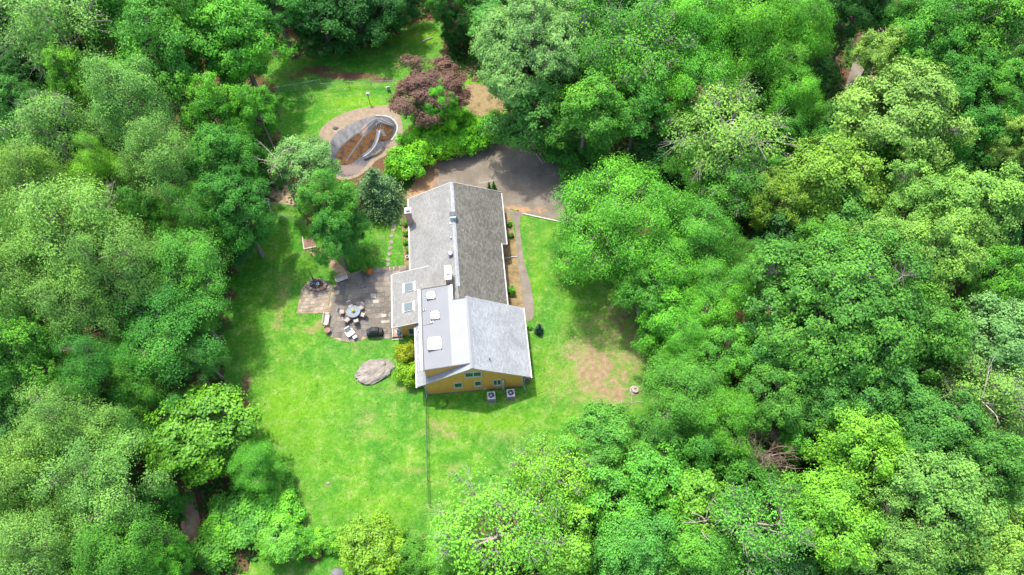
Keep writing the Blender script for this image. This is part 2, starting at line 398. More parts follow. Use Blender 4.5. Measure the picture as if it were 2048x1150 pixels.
def lawn_mesh(name, polypx, z, cell, mat, jag=.5, seed=0, hole=None, attrs=True):
    poly = [(p.x, p.y) for p in gp(smooth_loop(polypx, 4))]
    A = np.array(poly); x0, y0 = A.min(0) - 1; x1, y1 = A.max(0) + 1
    nx, ny = int((x1-x0)/cell)+1, int((y1-y0)/cell)+1
    gx, gy = np.meshgrid(x0 + np.arange(nx)*cell, y0 + np.arange(ny)*cell)
    P = np.stack([gx.ravel(), gy.ravel()], 1)
    rng = np.random.default_rng(seed)
    cx = P.reshape(ny, nx, 2)[:-1, :-1].reshape(-1, 2) + cell/2
    w = np.array([noise.noise(Vector((x*.55, y*.55, seed*7.1))) + .5*noise.noise(Vector((x*1.7, y*1.7, seed*3.3))) for x, y in cx])
    d = edge_dist(cx, poly); ins = inside(cx, poly)
    sd = np.where(ins, d, -d) + w*jag*1.6
    keep = sd > 0
    if hole is not None:
        keep &= ~(inside(cx, hole) | (edge_dist(cx, hole) < cell*.9))
    idx = np.arange(nx*ny).reshape(ny, nx)
    quads = np.stack([idx[:-1, :-1], idx[:-1, 1:], idx[1:, 1:], idx[1:, :-1]], -1).reshape(-1, 4)[keep]
    used = np.unique(quads); rem = np.full(nx*ny, -1); rem[used] = np.arange(len(used))
    Pu = P[used]; q = rem[quads]
    V = np.column_stack([Pu, np.full(len(Pu), z)])
    me = bpy.data.meshes.new(name); me.from_pydata(V.tolist(), [], q.tolist()); me.update(); me.materials.append(M[mat])
    if attrs:
        add_attr(me, 'dry', blobs(Pu, DRY)); add_attr(me, 'litter', blobs(Pu, LITTER)); add_attr(me, 'lush', blobs(Pu, LUSH_SHADE)); add_attr(me, 'yellow', blobs(Pu, YELLOW))
    return tag(put(name, me), kind='structure')
lawn_mesh('lawn', LAWNS[0], .006, .22, 'grass', .9, 1, POOL)
lawn_mesh('lawn', LAWNS[1], .010, .3, 'grass', .9, 2, POOL)
lawn_mesh('lawn', LAWNS[2], .008, .22, 'grass', .6, 3)

def flat_sheet(name, poly, z, mat, attrs=None, cell=None):
    bm = bmesh.new(); vv = [bm.verts.new((x, y, z)) for x, y in poly]
    bmesh.ops.triangle_fill(bm, edges=[bm.edges.new((vv[i], vv[(i+1) % len(vv)])) for i in range(len(vv))], use_beauty=True)
    for f in bm.faces:
        f.normal_update()
        if f.normal.z < 0: f.normal_flip()
    me = bpy.data.meshes.new(name); bm.to_mesh(me); bm.free(); me.materials.append(M[mat])
    return tag(put(name, me), kind='structure')
def xy(pts): return [(p.x, p.y) for p in gp(pts)]

# driveway: fine grid so leaf litter can gather along its edges
DRIVE_PX = [(806,412),(818,382),(838,348),(868,318),(905,299),(950,291),(1005,287),(1060,298),(1090,322),(1130,325),(1230,330),(1230,455),(1130,445),(1090,437),(1050,427),(1022,419),(1012,440),(960,520),(830,500)]
dr = lawn_mesh('driveway', DRIVE_PX, .018, .2, 'asphalt', .05, 5, None, False)
_v = np.zeros(len(dr.data.vertices)*3); dr.data.vertices.foreach_get('co', _v)
add_attr(dr.data, 'litter', blobs(_v.reshape(-1, 3)[:, :2], [(840,375,30,30,1.0),(850,350,30,30,.8),(825,395,20,16,1.0),(865,325,25,14,.7),(1000,293,60,6,.6),(1030,420,40,10,.8),(1080,420,20,14,.5),(900,300,30,8,.6)]))
flat_sheet('garden_bed', xy(smooth_loop([(998,424),(1016,420),(1030,470),(1040,520),(1050,570),(1056,610),(1050,650),(1000,650),(990,520)], 3)), .022, 'straw_bed')
WALK = smooth_loop([(1010,417),(1024,421),(1046,427),(1040,440),(1041,470),(1048,520),(1060,565),(1067,605),(1068,628),(1061,641),(1048,640),(1046,600),(1038,540),(1033,480),(1026,440)], 4)
flat_sheet('walkway', xy(WALK), .030, 'concrete')
flat_sheet('path', xy(smooth_loop([(614,500),(628,493),(645,502),(665,515),(690,538),(705,552),(690,562),(672,545),(650,525),(628,512)], 4)), .026, 'path_dirt')
flat_sheet('path', xy(smooth_loop([(527,372),(545,368),(580,372),(640,385),(640,412),(600,412),(572,408),(545,396),(530,388)], 4)), .022, 'path_dirt')
flat_sheet('garden_bed', xy(smooth_loop([(800,418),(806,412),(822,430),(828,540),(812,538),(806,500),(804,450)], 3)), .020, 'straw_bed')
flat_sheet('garden_bed', xy(smooth_loop([(930,175),(960,168),(1000,180),(1010,215),(985,235),(940,225)], 3)), .022, 'straw_bed')
flat_sheet('path', xy(smooth_loop([(366,988),(384,980),(394,1010),(400,1050),(392,1085),(374,1080),(362,1050)], 3)), .020, 'path_dirt')
flat_sheet('road', xy([(1660,262),(1706,262),(1772,60),(1800,-20),(1760,-20),(1728,60)]), .014, 'asphalt')
# pool surround
def ring_sheet(name, outer, hole, z, mat): return sheet_with_hole(name, outer, hole, z, mat)
surround = xy(smooth_loop([(640,262),(662,240),(700,222),(745,213),(785,213),(800,232),(806,262),(800,290),(778,308),(752,322),(740,336),(716,353),(690,360),(664,352),(648,325),(638,295)], 4))
ring_sheet('pool_surround', surround, POOL, .026, 'coping')

# kerb timbers along the drive
def strip(mb, px, w, h, z0=0.0):
    pts = [Vector((p.x, p.y, 0)) for p in gp(px)]
    for a, b in zip(pts[:-1], pts[1:]):
        d = (b - a).normalized(); n = Vector((-d.y, d.x, 0))*w/2
        mb.slab([a-n+Vector((0,0,z0+h)), b-n+Vector((0,0,z0+h)), b+n+Vector((0,0,z0+h)), a+n+Vector((0,0,z0+h))], h + .0)
for pxs in ([(876,313),(905,298),(940,291),(975,288),(1006,286)], [(1046,428),(1068,433),(1092,438),(1130,446)]):
    k = tag(empty('kerb', (0,0,0)), kind='structure')
    for a, b in zip(pxs[:-1], pxs[1:]):
        mb = MB(); strip(mb, [a, b], .13, .13, .004); mb.build('kerb_timber', 'pale_wood', k, bevel=.01)

# ---------------------------------------------------------------- house
HA = R_(5.3)
HO = G(854.9, 789.6)
house = thing('house', 'long yellow clapboard house with grey shingle roofs in the middle of the clearing', 'house', HO, HA)
HU = Vector((math.cos(HA), math.sin(HA), 0)); HV = Vector((-math.sin(HA), math.cos(HA), 0))
def on_v(x, y, v):                                   # pixel -> (u, z) on the vertical plane at depth v of the house
    d = ray(x, y); o = Vector((0, 0, CAMH)) - HO
    t = (v - o.dot(HV)) / d.dot(HV); p = o + d*t
    return p.dot(HU), p.z
def huv(x, y, z):
    p = G(x, y, z) - HO; return p.dot(HU), p.dot(HV)
EZ, RZ = 2.6, 6.0            # front section eave and ridge
sl = (RZ - EZ) / 5.4
# walls
MB().prism([(0,0,0),(9.4,0,0),(9.4,0,2.82),(4.7,0,RZ-.2),(0,0,2.82)], (0,.15,0)).build('wall', 'clapboard', house)
MB().prism([(0,7.1,0),(9.4,7.1,0),(9.4,7.1,2.82),(4.7,7.1,RZ-.2),(0,7.1,2.82)], (0,.15,0)).build('wall', 'clapboard', house)
MB().box(9.25,9.4,.15,7.1,0,2.82).build('wall', 'clapboard', house)
MB().box(0,.15,.15,6.6,0,2.82).build('wall', 'clapboard', house)
MB().box(-.5,-.35,12.2,21.5,0,2.7).build('wall', 'clapboard', house)                       # main block
MB().box(7.85,8.0,7.25,15.0,0,2.9).build('wall', 'clapboard', house)
MB().prism([(8.0,14.85,0),(8.55,14.85,0),(8.55,14.85,2.7),(8.0,14.85,2.9)], (0,.15,0)).build('wall', 'clapboard', house)
MB().box(8.4,8.55,15.0,21.5,0,2.68).build('wall', 'clapboard', house)
MB().prism([(-.5,21.5,0),(8.55,21.5,0),(8.55,21.5,2.65),(3.85,21.5,4.85),(-.5,21.5,2.65)], (0,.15,0)).build('wall', 'clapboard', house)
ez = lambda u: 2.5 + .285*(u + 2.97)                  # extension roof plane
MB().prism([(-2.3,6.6,0),(-.01,6.6,0),(-.01,6.6,ez(0)-.17),(-2.3,6.6,ez(-2.3)-.17)], (0,.15,0)).build('wall', 'clapboard', house)
MB().box(-2.3,-2.15,6.75,12.2,0,2.5).build('wall', 'clapboard', house)
MB().prism([(-2.3,12.2,0),(-.5,12.2,0),(-.5,12.2,ez(-.5)-.17),(-2.3,12.2,ez(-2.3)-.17)], (0,.15,0)).build('wall', 'clapboard', house)
MB().box(-.03,9.43,-.03,0,.0,.14).build('foundation', 'concrete', house)
# roofs
mr_l = MB().slab([(-1.04,7.3,2.6),(3.85,7.3,5.0),(3.85,21.93,5.0),(-1.04,21.93,2.6)], .16).build('main_roof', 'shingle_sun_side', house)
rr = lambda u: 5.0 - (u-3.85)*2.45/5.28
mr_r = MB().slab([(3.85,7.3,5.0),(8.57,7.3,rr(8.57)),(8.57,15.1,rr(8.57)),(9.13,15.1,rr(9.13)),(9.13,21.8,rr(9.13)),(3.85,21.93,5.0)][::-1], .16).build('main_roof', 'shingle_shade_side', house)
cap = MB(); cap.slab([(3.66,9.1,4.945),(3.85,9.1,5.035),(3.85,21.97,5.035),(3.66,21.97,4.945)], .03); cap.slab([(3.85,9.1,5.035),(4.04,9.1,4.945),(4.04,21.97,4.945),(3.85,21.97,5.035)], .03)
cap.build('ridge_cap', 'shingle_pale', mr_l)
ext = MB().slab([(-2.97,6.42,ez(-2.97)),(1.3,6.42,ez(1.3)),(1.3,12.5,ez(1.3)),(-2.97,12.5,ez(-2.97))], .14).build('extension_roof', 'shingle_sun_side', house)
fz = lambda u: EZ + sl*(u + .7)
gr_l = MB().slab([(-.72,-.08,fz(-.72)),(4.7,-.08,RZ),(4.7,7.35,RZ),(-.72,7.35,fz(-.72))], .16).build('gable_roof', 'shingle_pale', house)
gr_r = MB().slab([(4.7,-.08,RZ),(10.13,-.08,EZ),(10.13,7.36,EZ),(4.7,7.36,RZ)], .16).build('gable_roof', 'shingle_pale', house)
cap = MB(); cap.slab([(4.48,-.1,RZ-.11),(4.7,-.1,RZ+.035),(4.7,7.38,RZ+.035),(4.48,7.38,RZ-.11)], .03); cap.slab([(4.7,-.1,RZ+.035),(4.92,-.1,RZ-.11),(4.92,7.38,RZ-.11),(4.7,7.38,RZ+.035)], .03)
cap.build('ridge_cap', 'membrane_light', gr_r)
dz = lambda u: 5.17 + .168*(u - .17)
drm = MB().slab([(.17,.44,dz(.17)),(2.85,.44,dz(2.85)),(2.85,9.0,dz(2.85)),(.17,9.0,dz(.17))], .12).build('dormer_roof', 'membrane_dark', house)
drl = MB().slab([(2.85,.44,dz(2.85)+.012),(4.52,.44,dz(4.52)+.012),(4.52,7.25,dz(4.52)+.012),(3.12,7.25,dz(3.12)+.012),(3.12,9.0,dz(3.12)+.012),(2.85,9.0,dz(2.85)+.012)], .12).build('dormer_roof', 'membrane_light', house)
# dormer walls
MB().prism([(.22,.5,fz(.22)-.05),(4.4,.5,fz(4.4)-.05),(4.4,.5,dz(4.4)-.12),(.22,.5,dz(.22)-.12)], (0,.1,0)).build('dormer_wall', 'clapboard', house)
MB().box(.22,.34,.6,8.95,3.0,dz(.22)-.12).build('dormer_wall', 'clapboard', house)
MB().prism([(.34,8.83,3.0),(3.1,8.83,4.5),(3.1,8.83,dz(3.1)-.2),(.34,8.83,dz(.34)-.2)], (0,.12,0)).build('dormer_wall', 'clapboard', house)
MB().box(2.98,3.10,7.36,8.83,4.3,dz(2.98)-.2).build('dormer_wall', 'white_trim', house)
# drip edges, fascia, gutters
t = MB(); t.slab([(.12,.39,dz(.12)+.03),(4.5,.39,dz(4.5)+.03),(4.5,.47,dz(4.5)+.03),(.12,.47,dz(.12)+.03)], .06); t.slab([(.17,.47,dz(.17)+.03),(.27,.47,dz(.27)+.03),(.27,8.98,dz(.27)+.03),(.17,8.98,dz(.17)+.03)], .06)
t.slab([(.17,8.93,dz(.17)+.034),(3.1,8.93,dz(3.1)+.034),(3.1,9.03,dz(3.1)+.034),(.17,9.03,dz(.17)+.034)], .06); t.slab([(3.14,7.22,dz(3.14)+.034),(4.5,7.22,dz(4.5)+.034),(4.5,7.30,dz(4.5)+.034),(3.14,7.30,dz(3.14)+.034)], .06)
t.build('drip_edge', 'dark_metal', drm)
MB().box(-.12,.168,.40,9.04,dz(.17)-.16,dz(.17)-.02).build('gutter', 'gutter_white', drm, bevel=.02)
MB().slab([(.10,.41,dz(.1)-.035),(4.5,.41,dz(4.5)-.035),(4.5,.437,dz(4.5)-.035),(.10,.437,dz(.1)-.035)], .10).build('fascia', 'white_trim', drm)
MB().box(3.125,3.32,7.27,8.98,dz(3.12)-.1,dz(3.12)+.05).build('fascia', 'white_trim', drl)
def gutter(parent, u, v0, v1, z, side):
    MB().prism([(u,v0,z-.02),(u+side*.12,v0,z-.02),(u+side*.10,v0,z-.13),(u,v0,z-.13)], (0,v1-v0,0)).build('gutter', 'gutter_white', parent)
gutter(mr_l, -1.045, 12.55, 21.95, 2.56, -1); gutter(mr_r, 8.575, 7.5, 15.1, rr(8.57)-.04, 1); gutter(mr_r, 9.135, 15.1, 21.82, rr(9.13)-.04, 1)
gutter(ext, -2.975, 6.40, 12.52, ez(-2.97)-.04, -1); gutter(gr_r, 10.135, -.18, 7.38, EZ-.04, 1); gutter(gr_l, -.725, -.18, 6.38, fz(-.72)-.04, -1)
def rake(parent, a, b, v, t=.05, h=.2):              # board along a sloping roof end
    MB().prism([(a[0],v,a[1]-.01),(b[0],v,b[1]-.01),(b[0],v,b[1]-h),(a[0],v,a[1]-h)], (0,-t,0)).build('rake_board', 'white_trim', parent)
rake(gr_l, (-.72,fz(-.72)), (4.7,RZ), -.083, .03); rake(gr_r, (4.7,RZ), (10.13,EZ), -.083, .03)
rake(ext, (-2.97,ez(-2.97)), (-.02,ez(-.02)), 6.415); rake(ext, (1.0,ez(1.0)), (-2.97,ez(-2.97)), 12.56)
rake(mr_l, (-1.04,2.6), (3.85,5.0), 21.99); rake(mr_r, (3.85,5.0), (9.13,rr(9.13)), 21.99)
MB().slab([(8.6,15.05,rr(8.6)-.01),(9.13,15.05,rr(9.13)-.01),(9.13,15.1,rr(9.13)-.01),(8.6,15.1,rr(8.6)-.01)], .2).build('rake_board', 'white_trim', mr_r)
for u in (0, 9.28): MB().box(u,u+.12,-.025,-.001,.14,2.78).build('corner_board', 'white_trim', house)
MB().box(-2.32,-2.2,6.575,6.599,.1,2.48).build('corner_board', 'white_trim', house)
MB().prism([(.23,.475,fz(.23)+.02),(.33,.475,fz(.33)+.02),(.33,.475,dz(.33)-.13),(.23,.475,dz(.23)-.13)], (0,.023,0)).build('corner_board', 'white_trim', house)
# gable front windows, placed from the photograph on the wall plane
def window(x0, y0, x1, y1, v, panes=1, sill=True):
    ua, za = on_v(x0, (y0+y1)/2, v); ub, _ = on_v(x1, (y0+y1)/2, v)
    _, zt = on_v((x0+x1)/2, y0, v); _, zb = on_v((x0+x1)/2, y1, v)
    cu, cz = (ua+ub)/2, (zt+zb)/2; w, h = (ub-ua), (zt-zb)
    win = MB().box(-w/2+.09,w/2-.09,-.035,-.012,-h/2+.08,h/2-.08).build('window', 'dark_metal', house, (cu, v, cz))
    f = MB(); e = .10
    f.box(-w/2,w/2,-.075,0,h/2-e,h/2); f.box(-w/2,w/2,-.085,0,-h/2,-h/2+e)
    f.box(-w/2,-w/2+e,-.07,0,-h/2+e,h/2-e); f.box(w/2-e,w/2,-.07,0,-h/2+e,h/2-e)
    if panes == 2: f.box(-.05,.05,-.068,0,-h/2+e,h/2-e)
    f.build('frame', 'white_trim', win)
    pw = (w-2*e)/panes
    for i in range(panes):
        a = -w/2+e+pw*i
        MB().box(a+.02,a+pw-.02,-.05,-.036,-h/2+e+.02,h/2-e-.02).build('pane', 'window_glass', win)
    if sill: MB().box(-w/2-.04,w/2+.04,-.12,-.002,-h/2-.05,-h/2-.002).build('sill', 'white_trim', win)
z7 = lambda X, Y: (820+X/7.314, 700+Y/7.314)
for (a, b, c, d, n) in ((797,318,1050,385,2), (640,474,770,542,1), (940,448,1048,516,1), (1213,428,1338,506,2)):
    x0, y0 = z7(a, b); x1, y1 = z7(c, d); window(x0, y0, x1, y1, 0.0, n)
window(816.3, 655.5, 829.8, 668, 6.6, 1)
u0, zz = on_v(*z7(1358, 400), 0); 
MB().box(u0-.11,u0+.11,-.28,-.03,.35,2.35).build('line_cover', 'gutter_white', house, bevel=.02)
for X, Y in ((1092, 570), (1285, 548)):
    u1, z1 = on_v(*z7(X, Y), 0); mb = MB(); mb.box(u1-.12,u1-.02,-.12,-.03,.22,.42); mb.box(u1+.05,u1+.2,-.1,-.03,.26,.4); mb.build('meter_box', 'white_plastic', house)
# downpipes at the front corners
for u in (-.12, 9.6):
    MB().tube([(u,-.05,2.45),(u+(.08 if u < 0 else -.1),-.08,2.2),(u+(.08 if u < 0 else -.1),-.08,.25),(u,-.4,.06)], .045, 6).build('downpipe', 'gutter_white', house)
# skylights on the membrane roof
def dome(u, v, s, parent):
    z = dz(u) + .012
    c = MB(); c.box(-s/2-.05,s/2+.05,-s/2-.05,s/2+.05,-.14,.16); k = c.build('skylight', 'grey_metal', parent, (u, v, z))
    d = MB(); n = 6; vs_ = []
    for j in range(n+1):
        for i in range(n+1):
            a, b = i/n*2-1, j/n*2-1; vs_.append((a*s/2, b*s/2, .165 + .13*(1-a**4)*(1-b**4)))
    d.add(vs_, [(j*(n+1)+i, j*(n+1)+i+1, (j+1)*(n+1)+i+1, (j+1)*(n+1)+i) for j in range(n) for i in range(n)])
    d.build('dome', 'dome_white', k, smooth=True)
    for sx in (-1, 1):
        for sy in (-1, 1): MB().box(sx*(s/2+.02)-.05,sx*(s/2+.02)+.05,sy*(s/2+.02)-.05,sy*(s/2+.02)+.05,.162,.2).build('corner_clip', 'dark_metal', k)
for x, y, s in ((862,591.5,.72), (870.5,632,.74), (869.5,688,1.18)):
    u, v = huv(x, y, 5.35); dome(u, v, s, drm)
for x, y in ((849,619.5), (864.5,645.5)):
    u, v = huv(x, y, 5.2); z = dz(u)
    k = MB().box(-.2,.2,-.18,.18,-.01,.015).build('roof_vent', 'dark_metal', drm, (u, v, z+.012))
    MB().box(-.14,.14,-.12,.12,.016,.05).build('collar', 'gutter_white', k); MB().tube([(0,0,.05),(0,0,.28)], .05, 8).build('pipe', 'dark_metal', k)
MB().slab([(.27,5.0,dz(.27)+.012),(1.15,5.0,dz(1.15)+.012),(1.15,5.06,dz(1.15)+.012),(.27,5.06,dz(.27)+.012)], .02).build('membrane_seam', 'dark_metal', drm)
for x, y in ((818.5,574), (817.5,613.5)):
    u, v = huv(x, y, 3.05); z = ez(u); a = math.atan(.285)
    k = MB().box(-.52,.52,-.5,.5,-.05,.10).build('skylight', 'white_trim', ext, (u, v, z), bevel=.02); k.rotation_euler = (0, -a, 0)
    MB().box(-.45,.43,-.44,.44,.105,.125).build('pane', 'skylight_glass', k)
    MB().box(.52,.66,-.58,.58,-.03,.03).build('flashing', 'pale_flashing', k); MB().box(-.7,-.525,-.56,.56,-.03,.035).build('flashing', 'pale_flashing', k)
# chimneys, vents
ch = MB().box(-1.2,-.62,18.45,19.05,0,4.75).build('chimney', 'brick', house)
MB().box(-1.26,-.56,18.39,19.11,4.752,4.86).build('cap', 'mortar_cap', ch); MB().box(-1.1,-.72,18.55,18.95,4.862,5.15).build('flue', 'gutter_white', ch)
ch = MB().box(2.72,3.28,9.25,10.75,3.9,6.2).build('chimney', 'brick', house)
MB().box(2.67,3.33,9.2,10.8,6.202,6.3).build('cap', 'mortar_cap', ch); MB().box(2.85,3.15,9.75,10.05,6.302,6.5).build('flue', 'white_trim', ch)
ch = MB().box(3.5,4.1,16.9,17.5,4.7,5.62).build('chimney', 'pale_flashing', house)
k = MB().box(3.44,4.16,17.0,17.56,5.63,5.7).build('cap', 'dark_metal', ch)
MB().slab([(3.35,16.6,4.82),(3.85,16.6,5.05),(3.85,16.9,5.05),(3.35,16.9,4.82)], .03).build('flashing', 'gutter_white', ch)
u, v = huv(900.7, 507, 5.05)
MB().lathe([(.14,-.5),(.14,.12),(.26,.14),(.27,.28),(.2,.33)], 18, (u, v, 4.86)).build('roof_vent', 'grey_metal', mr_l, smooth=False)
u, v = huv(901.5, 475, 5.0)
MB().tube([(u, v, 4.5), (u, v, 5.1)], .07, 10).build('vent_pipe', 'white_plastic', mr_l)
MB().tube([(6.35,1.0,4.8), (6.35,1.0,5.45)], .05, 8).build('vent_pipe', 'dark_metal', gr_r)
MB().tube([(-.35,5.6,2.7), (-.35,5.6,3.05)], .09, 10).build('vent_pipe', 'grey_metal', gr_l)

# brick stoop with white sides beside the extension
st = thing('stoop', 'small brick stoop with white side boards at the patio corner of the house', 'stoop', G(796,667,0), HA)
MB().box(-.42,.42,-.5,.5,.0,.34).build('step', 'brick', st); MB().box(-.5,-.43,-.55,.5,0,.5).build('side_board', 'white_trim', st)
MB().box(.43,.5,-.62,.5,0,.5).build('side_board', 'white_trim', st); MB().box(-.55,.55,-.72,-.63,0,.12).build('side_board', 'white_trim', st)
tb = thing('tub', 'round white tub with a blue lid standing on the brick stoop', 'tub', G(797,666,.34)+Vector((0,0,.004)), 0)
MB().lathe([(.16,0),(.2,.03),(.22,.34),(.24,.36),(.24,.39)], 18).build('body', 'white_plastic', tb); MB().lathe([(.15,.392),(.14,.43),(.05,.45)], 16).build('lid', 'blue_plastic', tb)

# ---------------------------------------------------------------- patio slabs
PATIO_PX = smooth_loop([(693,551),(715,543),(748,537),(785,534),(822,533),(826,560),(826,655),(786,677),(760,676),(737,676),(706,684.5),(677,680),(655,669),(647,654),(650,627),(658,612),(661,590),(668,574),(680,562)], 3)
TERR_PX = [(593,627),(599,600),(604,575),(622,562),(655,564),(667,573),(660,590),(657,612),(650,627)]
def paving(px, w, d, z, cols, seed, ang, label_light=()):
    rnd = random.Random(seed); poly = [Vector((p.x, p.y)) for p in gp(px)]
    base = flat_sheet('patio', [(p.x, p.y) for p in poly], z, 'path_dirt')
    ca, sa = math.cos(ang), math.sin(ang); o = poly[0]
    loc = [((p-o).x*ca + (p-o).y*sa, -(p-o).x*sa + (p-o).y*ca) for p in poly]
    A = np.array(loc); x0, y0 = A.min(0); x1, y1 = A.max(0)
    n = 0; j = 0; y = y0
    hoP = HO.xy
    while y < y1:
        x = x0 - (w*.5 if j % 2 else 0)
        while x < x1:
            ww = w*rnd.choice((1, 1, .7, 1.3)) if w > .5 else w
            cell = [(x+.012, y+.012), (x+ww-.012, y+.012), (x+ww-.012, y+d-.012), (x+.012, y+d-.012)]
            # clip cell to the outline (Sutherland-Hodgman against the concave outline: keep cells whose centre is inside, trim to edge)
            c = np.array([[x+ww/2, y+d/2]])
            corners = np.array(cell)
            ins = inside(corners, loc)
            wp = o + Vector((c[0,0]*ca - c[0,1]*sa, c[0,0]*sa + c[0,1]*ca))
            q = wp - hoP; hu, hv = q.dot(HU.xy), q.dot(HV.xy)
            if ins.all() or (inside(c, loc)[0] and ins.sum() >= 2):
                if not (hu > -2.4 and hv > 6.4 and hv < 12.4) and not (hu > -.6 and hv > 12.2):
                    pts = []
                    for k, (cx, cy) in enumerate(corners):
                        if not ins[k]:
                            lo, hi = 0.0, 1.0
                            for _ in range(7):
                                m = (lo+hi)/2; tpt = c[0] + (corners[k]-c[0])*m
                                if inside(tpt[None], loc)[0]: lo = m
                                else: hi = m
                            cx, cy = c[0] + (corners[k]-c[0])*lo
                        pts.append((cx, cy))
                    h = .022 + rnd.uniform(0, .01)
                    tilt = rnd.uniform(-.004, .004)
                    tp = [(px_-c[0,0], py_-c[0,1], h + tilt*(1 if i < 2 else -1)) for i, (px_, py_) in enumerate(pts)]
                    base_c = rnd.choice(cols); f = rnd.uniform(.82, 1.18)
                    ob = MB().slab(tp, h*.9).build('flagstone', 'flagstone', base, (wp.x, wp.y, z), color=tuple(k_*f for k_ in base_c))
                    ob.rotation_euler = (0, 0, ang); n += 1
            x += ww
        y += d; j += 1
    return n
n1 = paving(PATIO_PX, .62, .62, .034, [(.16,.14,.115),(.135,.118,.10),(.185,.16,.13),(.21,.18,.145),(.125,.117,.108)], 3, HA)
n2 = paving(TERR_PX, .42, .42, .038, [(.30,.24,.18),(.265,.22,.165),(.33,.27,.205)], 4, R_(8))
# a few pale replaced slabs lying proud
for i, (x, y, w, d) in enumerate(((747,592,.55,.55),(771,644,.85,.32),(768,632,.5,.4),(752,604,.6,.4))):
    p = G(x, y); o = MB().box(-w/2,w/2,-d/2,d/2,0,.03).build('flagstone', 'flagstone', None, (p.x, p.y, .07), color=(.33,.30,.24)); o.rotation_euler = (0,0,HA)
    o.parent = bpy.data.objects['patio']

# stepping stones
rnd = random.Random(11)
names10 = ['first','second','third','fourth','fifth','sixth','seventh','eighth','ninth','tenth']
ss = [(790.4,427.1),(789.7,439.3),(788,451.2),(786.8,459.3),(783.1,472.2),(782.6,484.8),(780,496.3),(778.7,508),(775.8,519.6),(776.3,529.4)]
for i, (x, y) in enumerate(reversed(ss)):
    p = G(x, y); mb = MB(); n = 12; sq = i > 5
    ph = rnd.uniform(0, .3); ring = []
    for k in range(n):
        a = 2*math.pi*k/n; r = .24*(1/max(abs(math.cos(a)), abs(math.sin(a)))**(.8 if sq else .1))*rnd.uniform(.92, 1.06); ring.append((r*math.cos(a+ph), r*math.sin(a+ph), .045))
    mb.slab(ring, .05); o = mb.build('stepping_stone', 'flagstone', None, (p.x, p.y, .012), color=(.28,.235,.18))
    tag(o, f'{"square" if sq else "round"} stepping stone in the side lawn, {names10[i]} counting from the patio', 'stepping stone', 'stepping stones along the side of the house')

# ---------------------------------------------------------------- pool: sagging cover, murky water, slide
WATER = [(p.x, p.y) for p in gp(smooth_loop([(669,313),(676,298),(690,283),(712,266),(733,251),(757,243),(784,249),(785,264),(778,277),(760,281),(742,293),(725,307),(709,319),(692,327),(676,325)], 3))]
def pool():
    cell = .13; A = np.array(POOL); x0, y0 = A.min(0)-.5; x1, y1 = A.max(0)+.5
    nx, ny = int((x1-x0)/cell)+1, int((y1-y0)/cell)+1
    gx, gy = np.meshgrid(x0+np.arange(nx)*cell, y0+np.arange(ny)*cell); P = np.stack([gx.ravel(), gy.ravel()], 1)
    dpool = edge_dist(P, POOL); ip = inside(P, POOL); dw = edge_dist(P, WATER); iw = inside(P, WATER)
    zw = -.28
    z = np.where(iw, zw - np.minimum(.5, dw*.5), zw + .03 + .30*(dw/(dw+dpool+.05)))
    z = np.where(ip, z, .045)
    def seg(a, b): 
        a = np.array(G(*a).xy); b = np.array(G(*b).xy); ab = b-a; t_ = np.clip(((P-a)@ab)/(ab@ab), 0, 1); return np.linalg.norm(P-a-t_[:,None]*ab, axis=1)
    fold = seg((724,272), (692,318)); z = np.maximum(z, np.where(iw, zw + .10 - .9*fold, -9))
    fold = seg((755,234), (727,262)); z = np.maximum(z, np.where(ip, zw + .26 - .45*fold, -9))
    wr = np.array([noise.noise(Vector((x*1.3+y*.5, y*.6, 3.0))) + .5*noise.noise(Vector((x*3, y*2.2, 9.0))) for x, y in P])
    z = z + np.where(ip & ~iw, wr*.045, 0)
    keepv = ip | (dpool < .22)
    idx = np.arange(nx*ny).reshape(ny, nx); q = np.stack([idx[:-1,:-1], idx[:-1,1:], idx[1:,1:], idx[1:,:-1]], -1).reshape(-1, 4)
    q = q[keepv[q].all(1)]; used = np.unique(q); rem = np.full(nx*ny, -1); rem[used] = np.arange(len(used))
    me = bpy.data.meshes.new('pool_cover'); me.from_pydata(np.column_stack([P[used], z[used]]).tolist(), [], rem[q].tolist()); me.update(); me.materials.append(M['tarp'])
    me.polygons.foreach_set('use_smooth', np.ones(len(me.polygons), bool))
    add_attr(me, 'litter', blobs(P[used], [(700,338,35,14,1.0),(680,330,20,12,.8),(728,258,8,14,1.0),(775,285,14,10,.5),(720,345,20,10,.7)]))
    o = put('pool_cover', me); tag(o, 'torn dark grey pool cover sagging into the water', 'pool cover')
    w = flat_sheet('pool_water', [tuple(Vector(p)) for p in WATER], zw, 'murky_water')
    # rim stones along the far and right edges
    rim = tag(empty('pool_rim', (0,0,0)), kind='structure')
    far = smooth_loop([(752,232),(768,232.5),(781,236),(791,245),(795,256),(791,270),(783,281)], 3, False)
    for a, b in zip(far[:-1], far[1:]):
        mb = MB(); strip(mb, [a, b], .2, .05, .05); mb.build('rim_stone', 'pool_rim', rim)
    for yy in (247, 251):
        pass
pool()
# cover straps across the open end
for i, (a, b) in enumerate((((757,241),(787,252)), ((760,237),(790,250)))):
    o = MB().tube([G(*a, .02)+Vector((0,0,.02)), (G(*a)+G(*b))/2+Vector((0,0,-.10)), G(*b)+Vector((0,0,.10))], .025, 5).build('cover_strap', 'pool_rim')
    tag(o, ('lower' if i == 0 else 'upper') + ' pale strap across the far end of the pool', 'strap', 'pale straps across the far end of the pool')
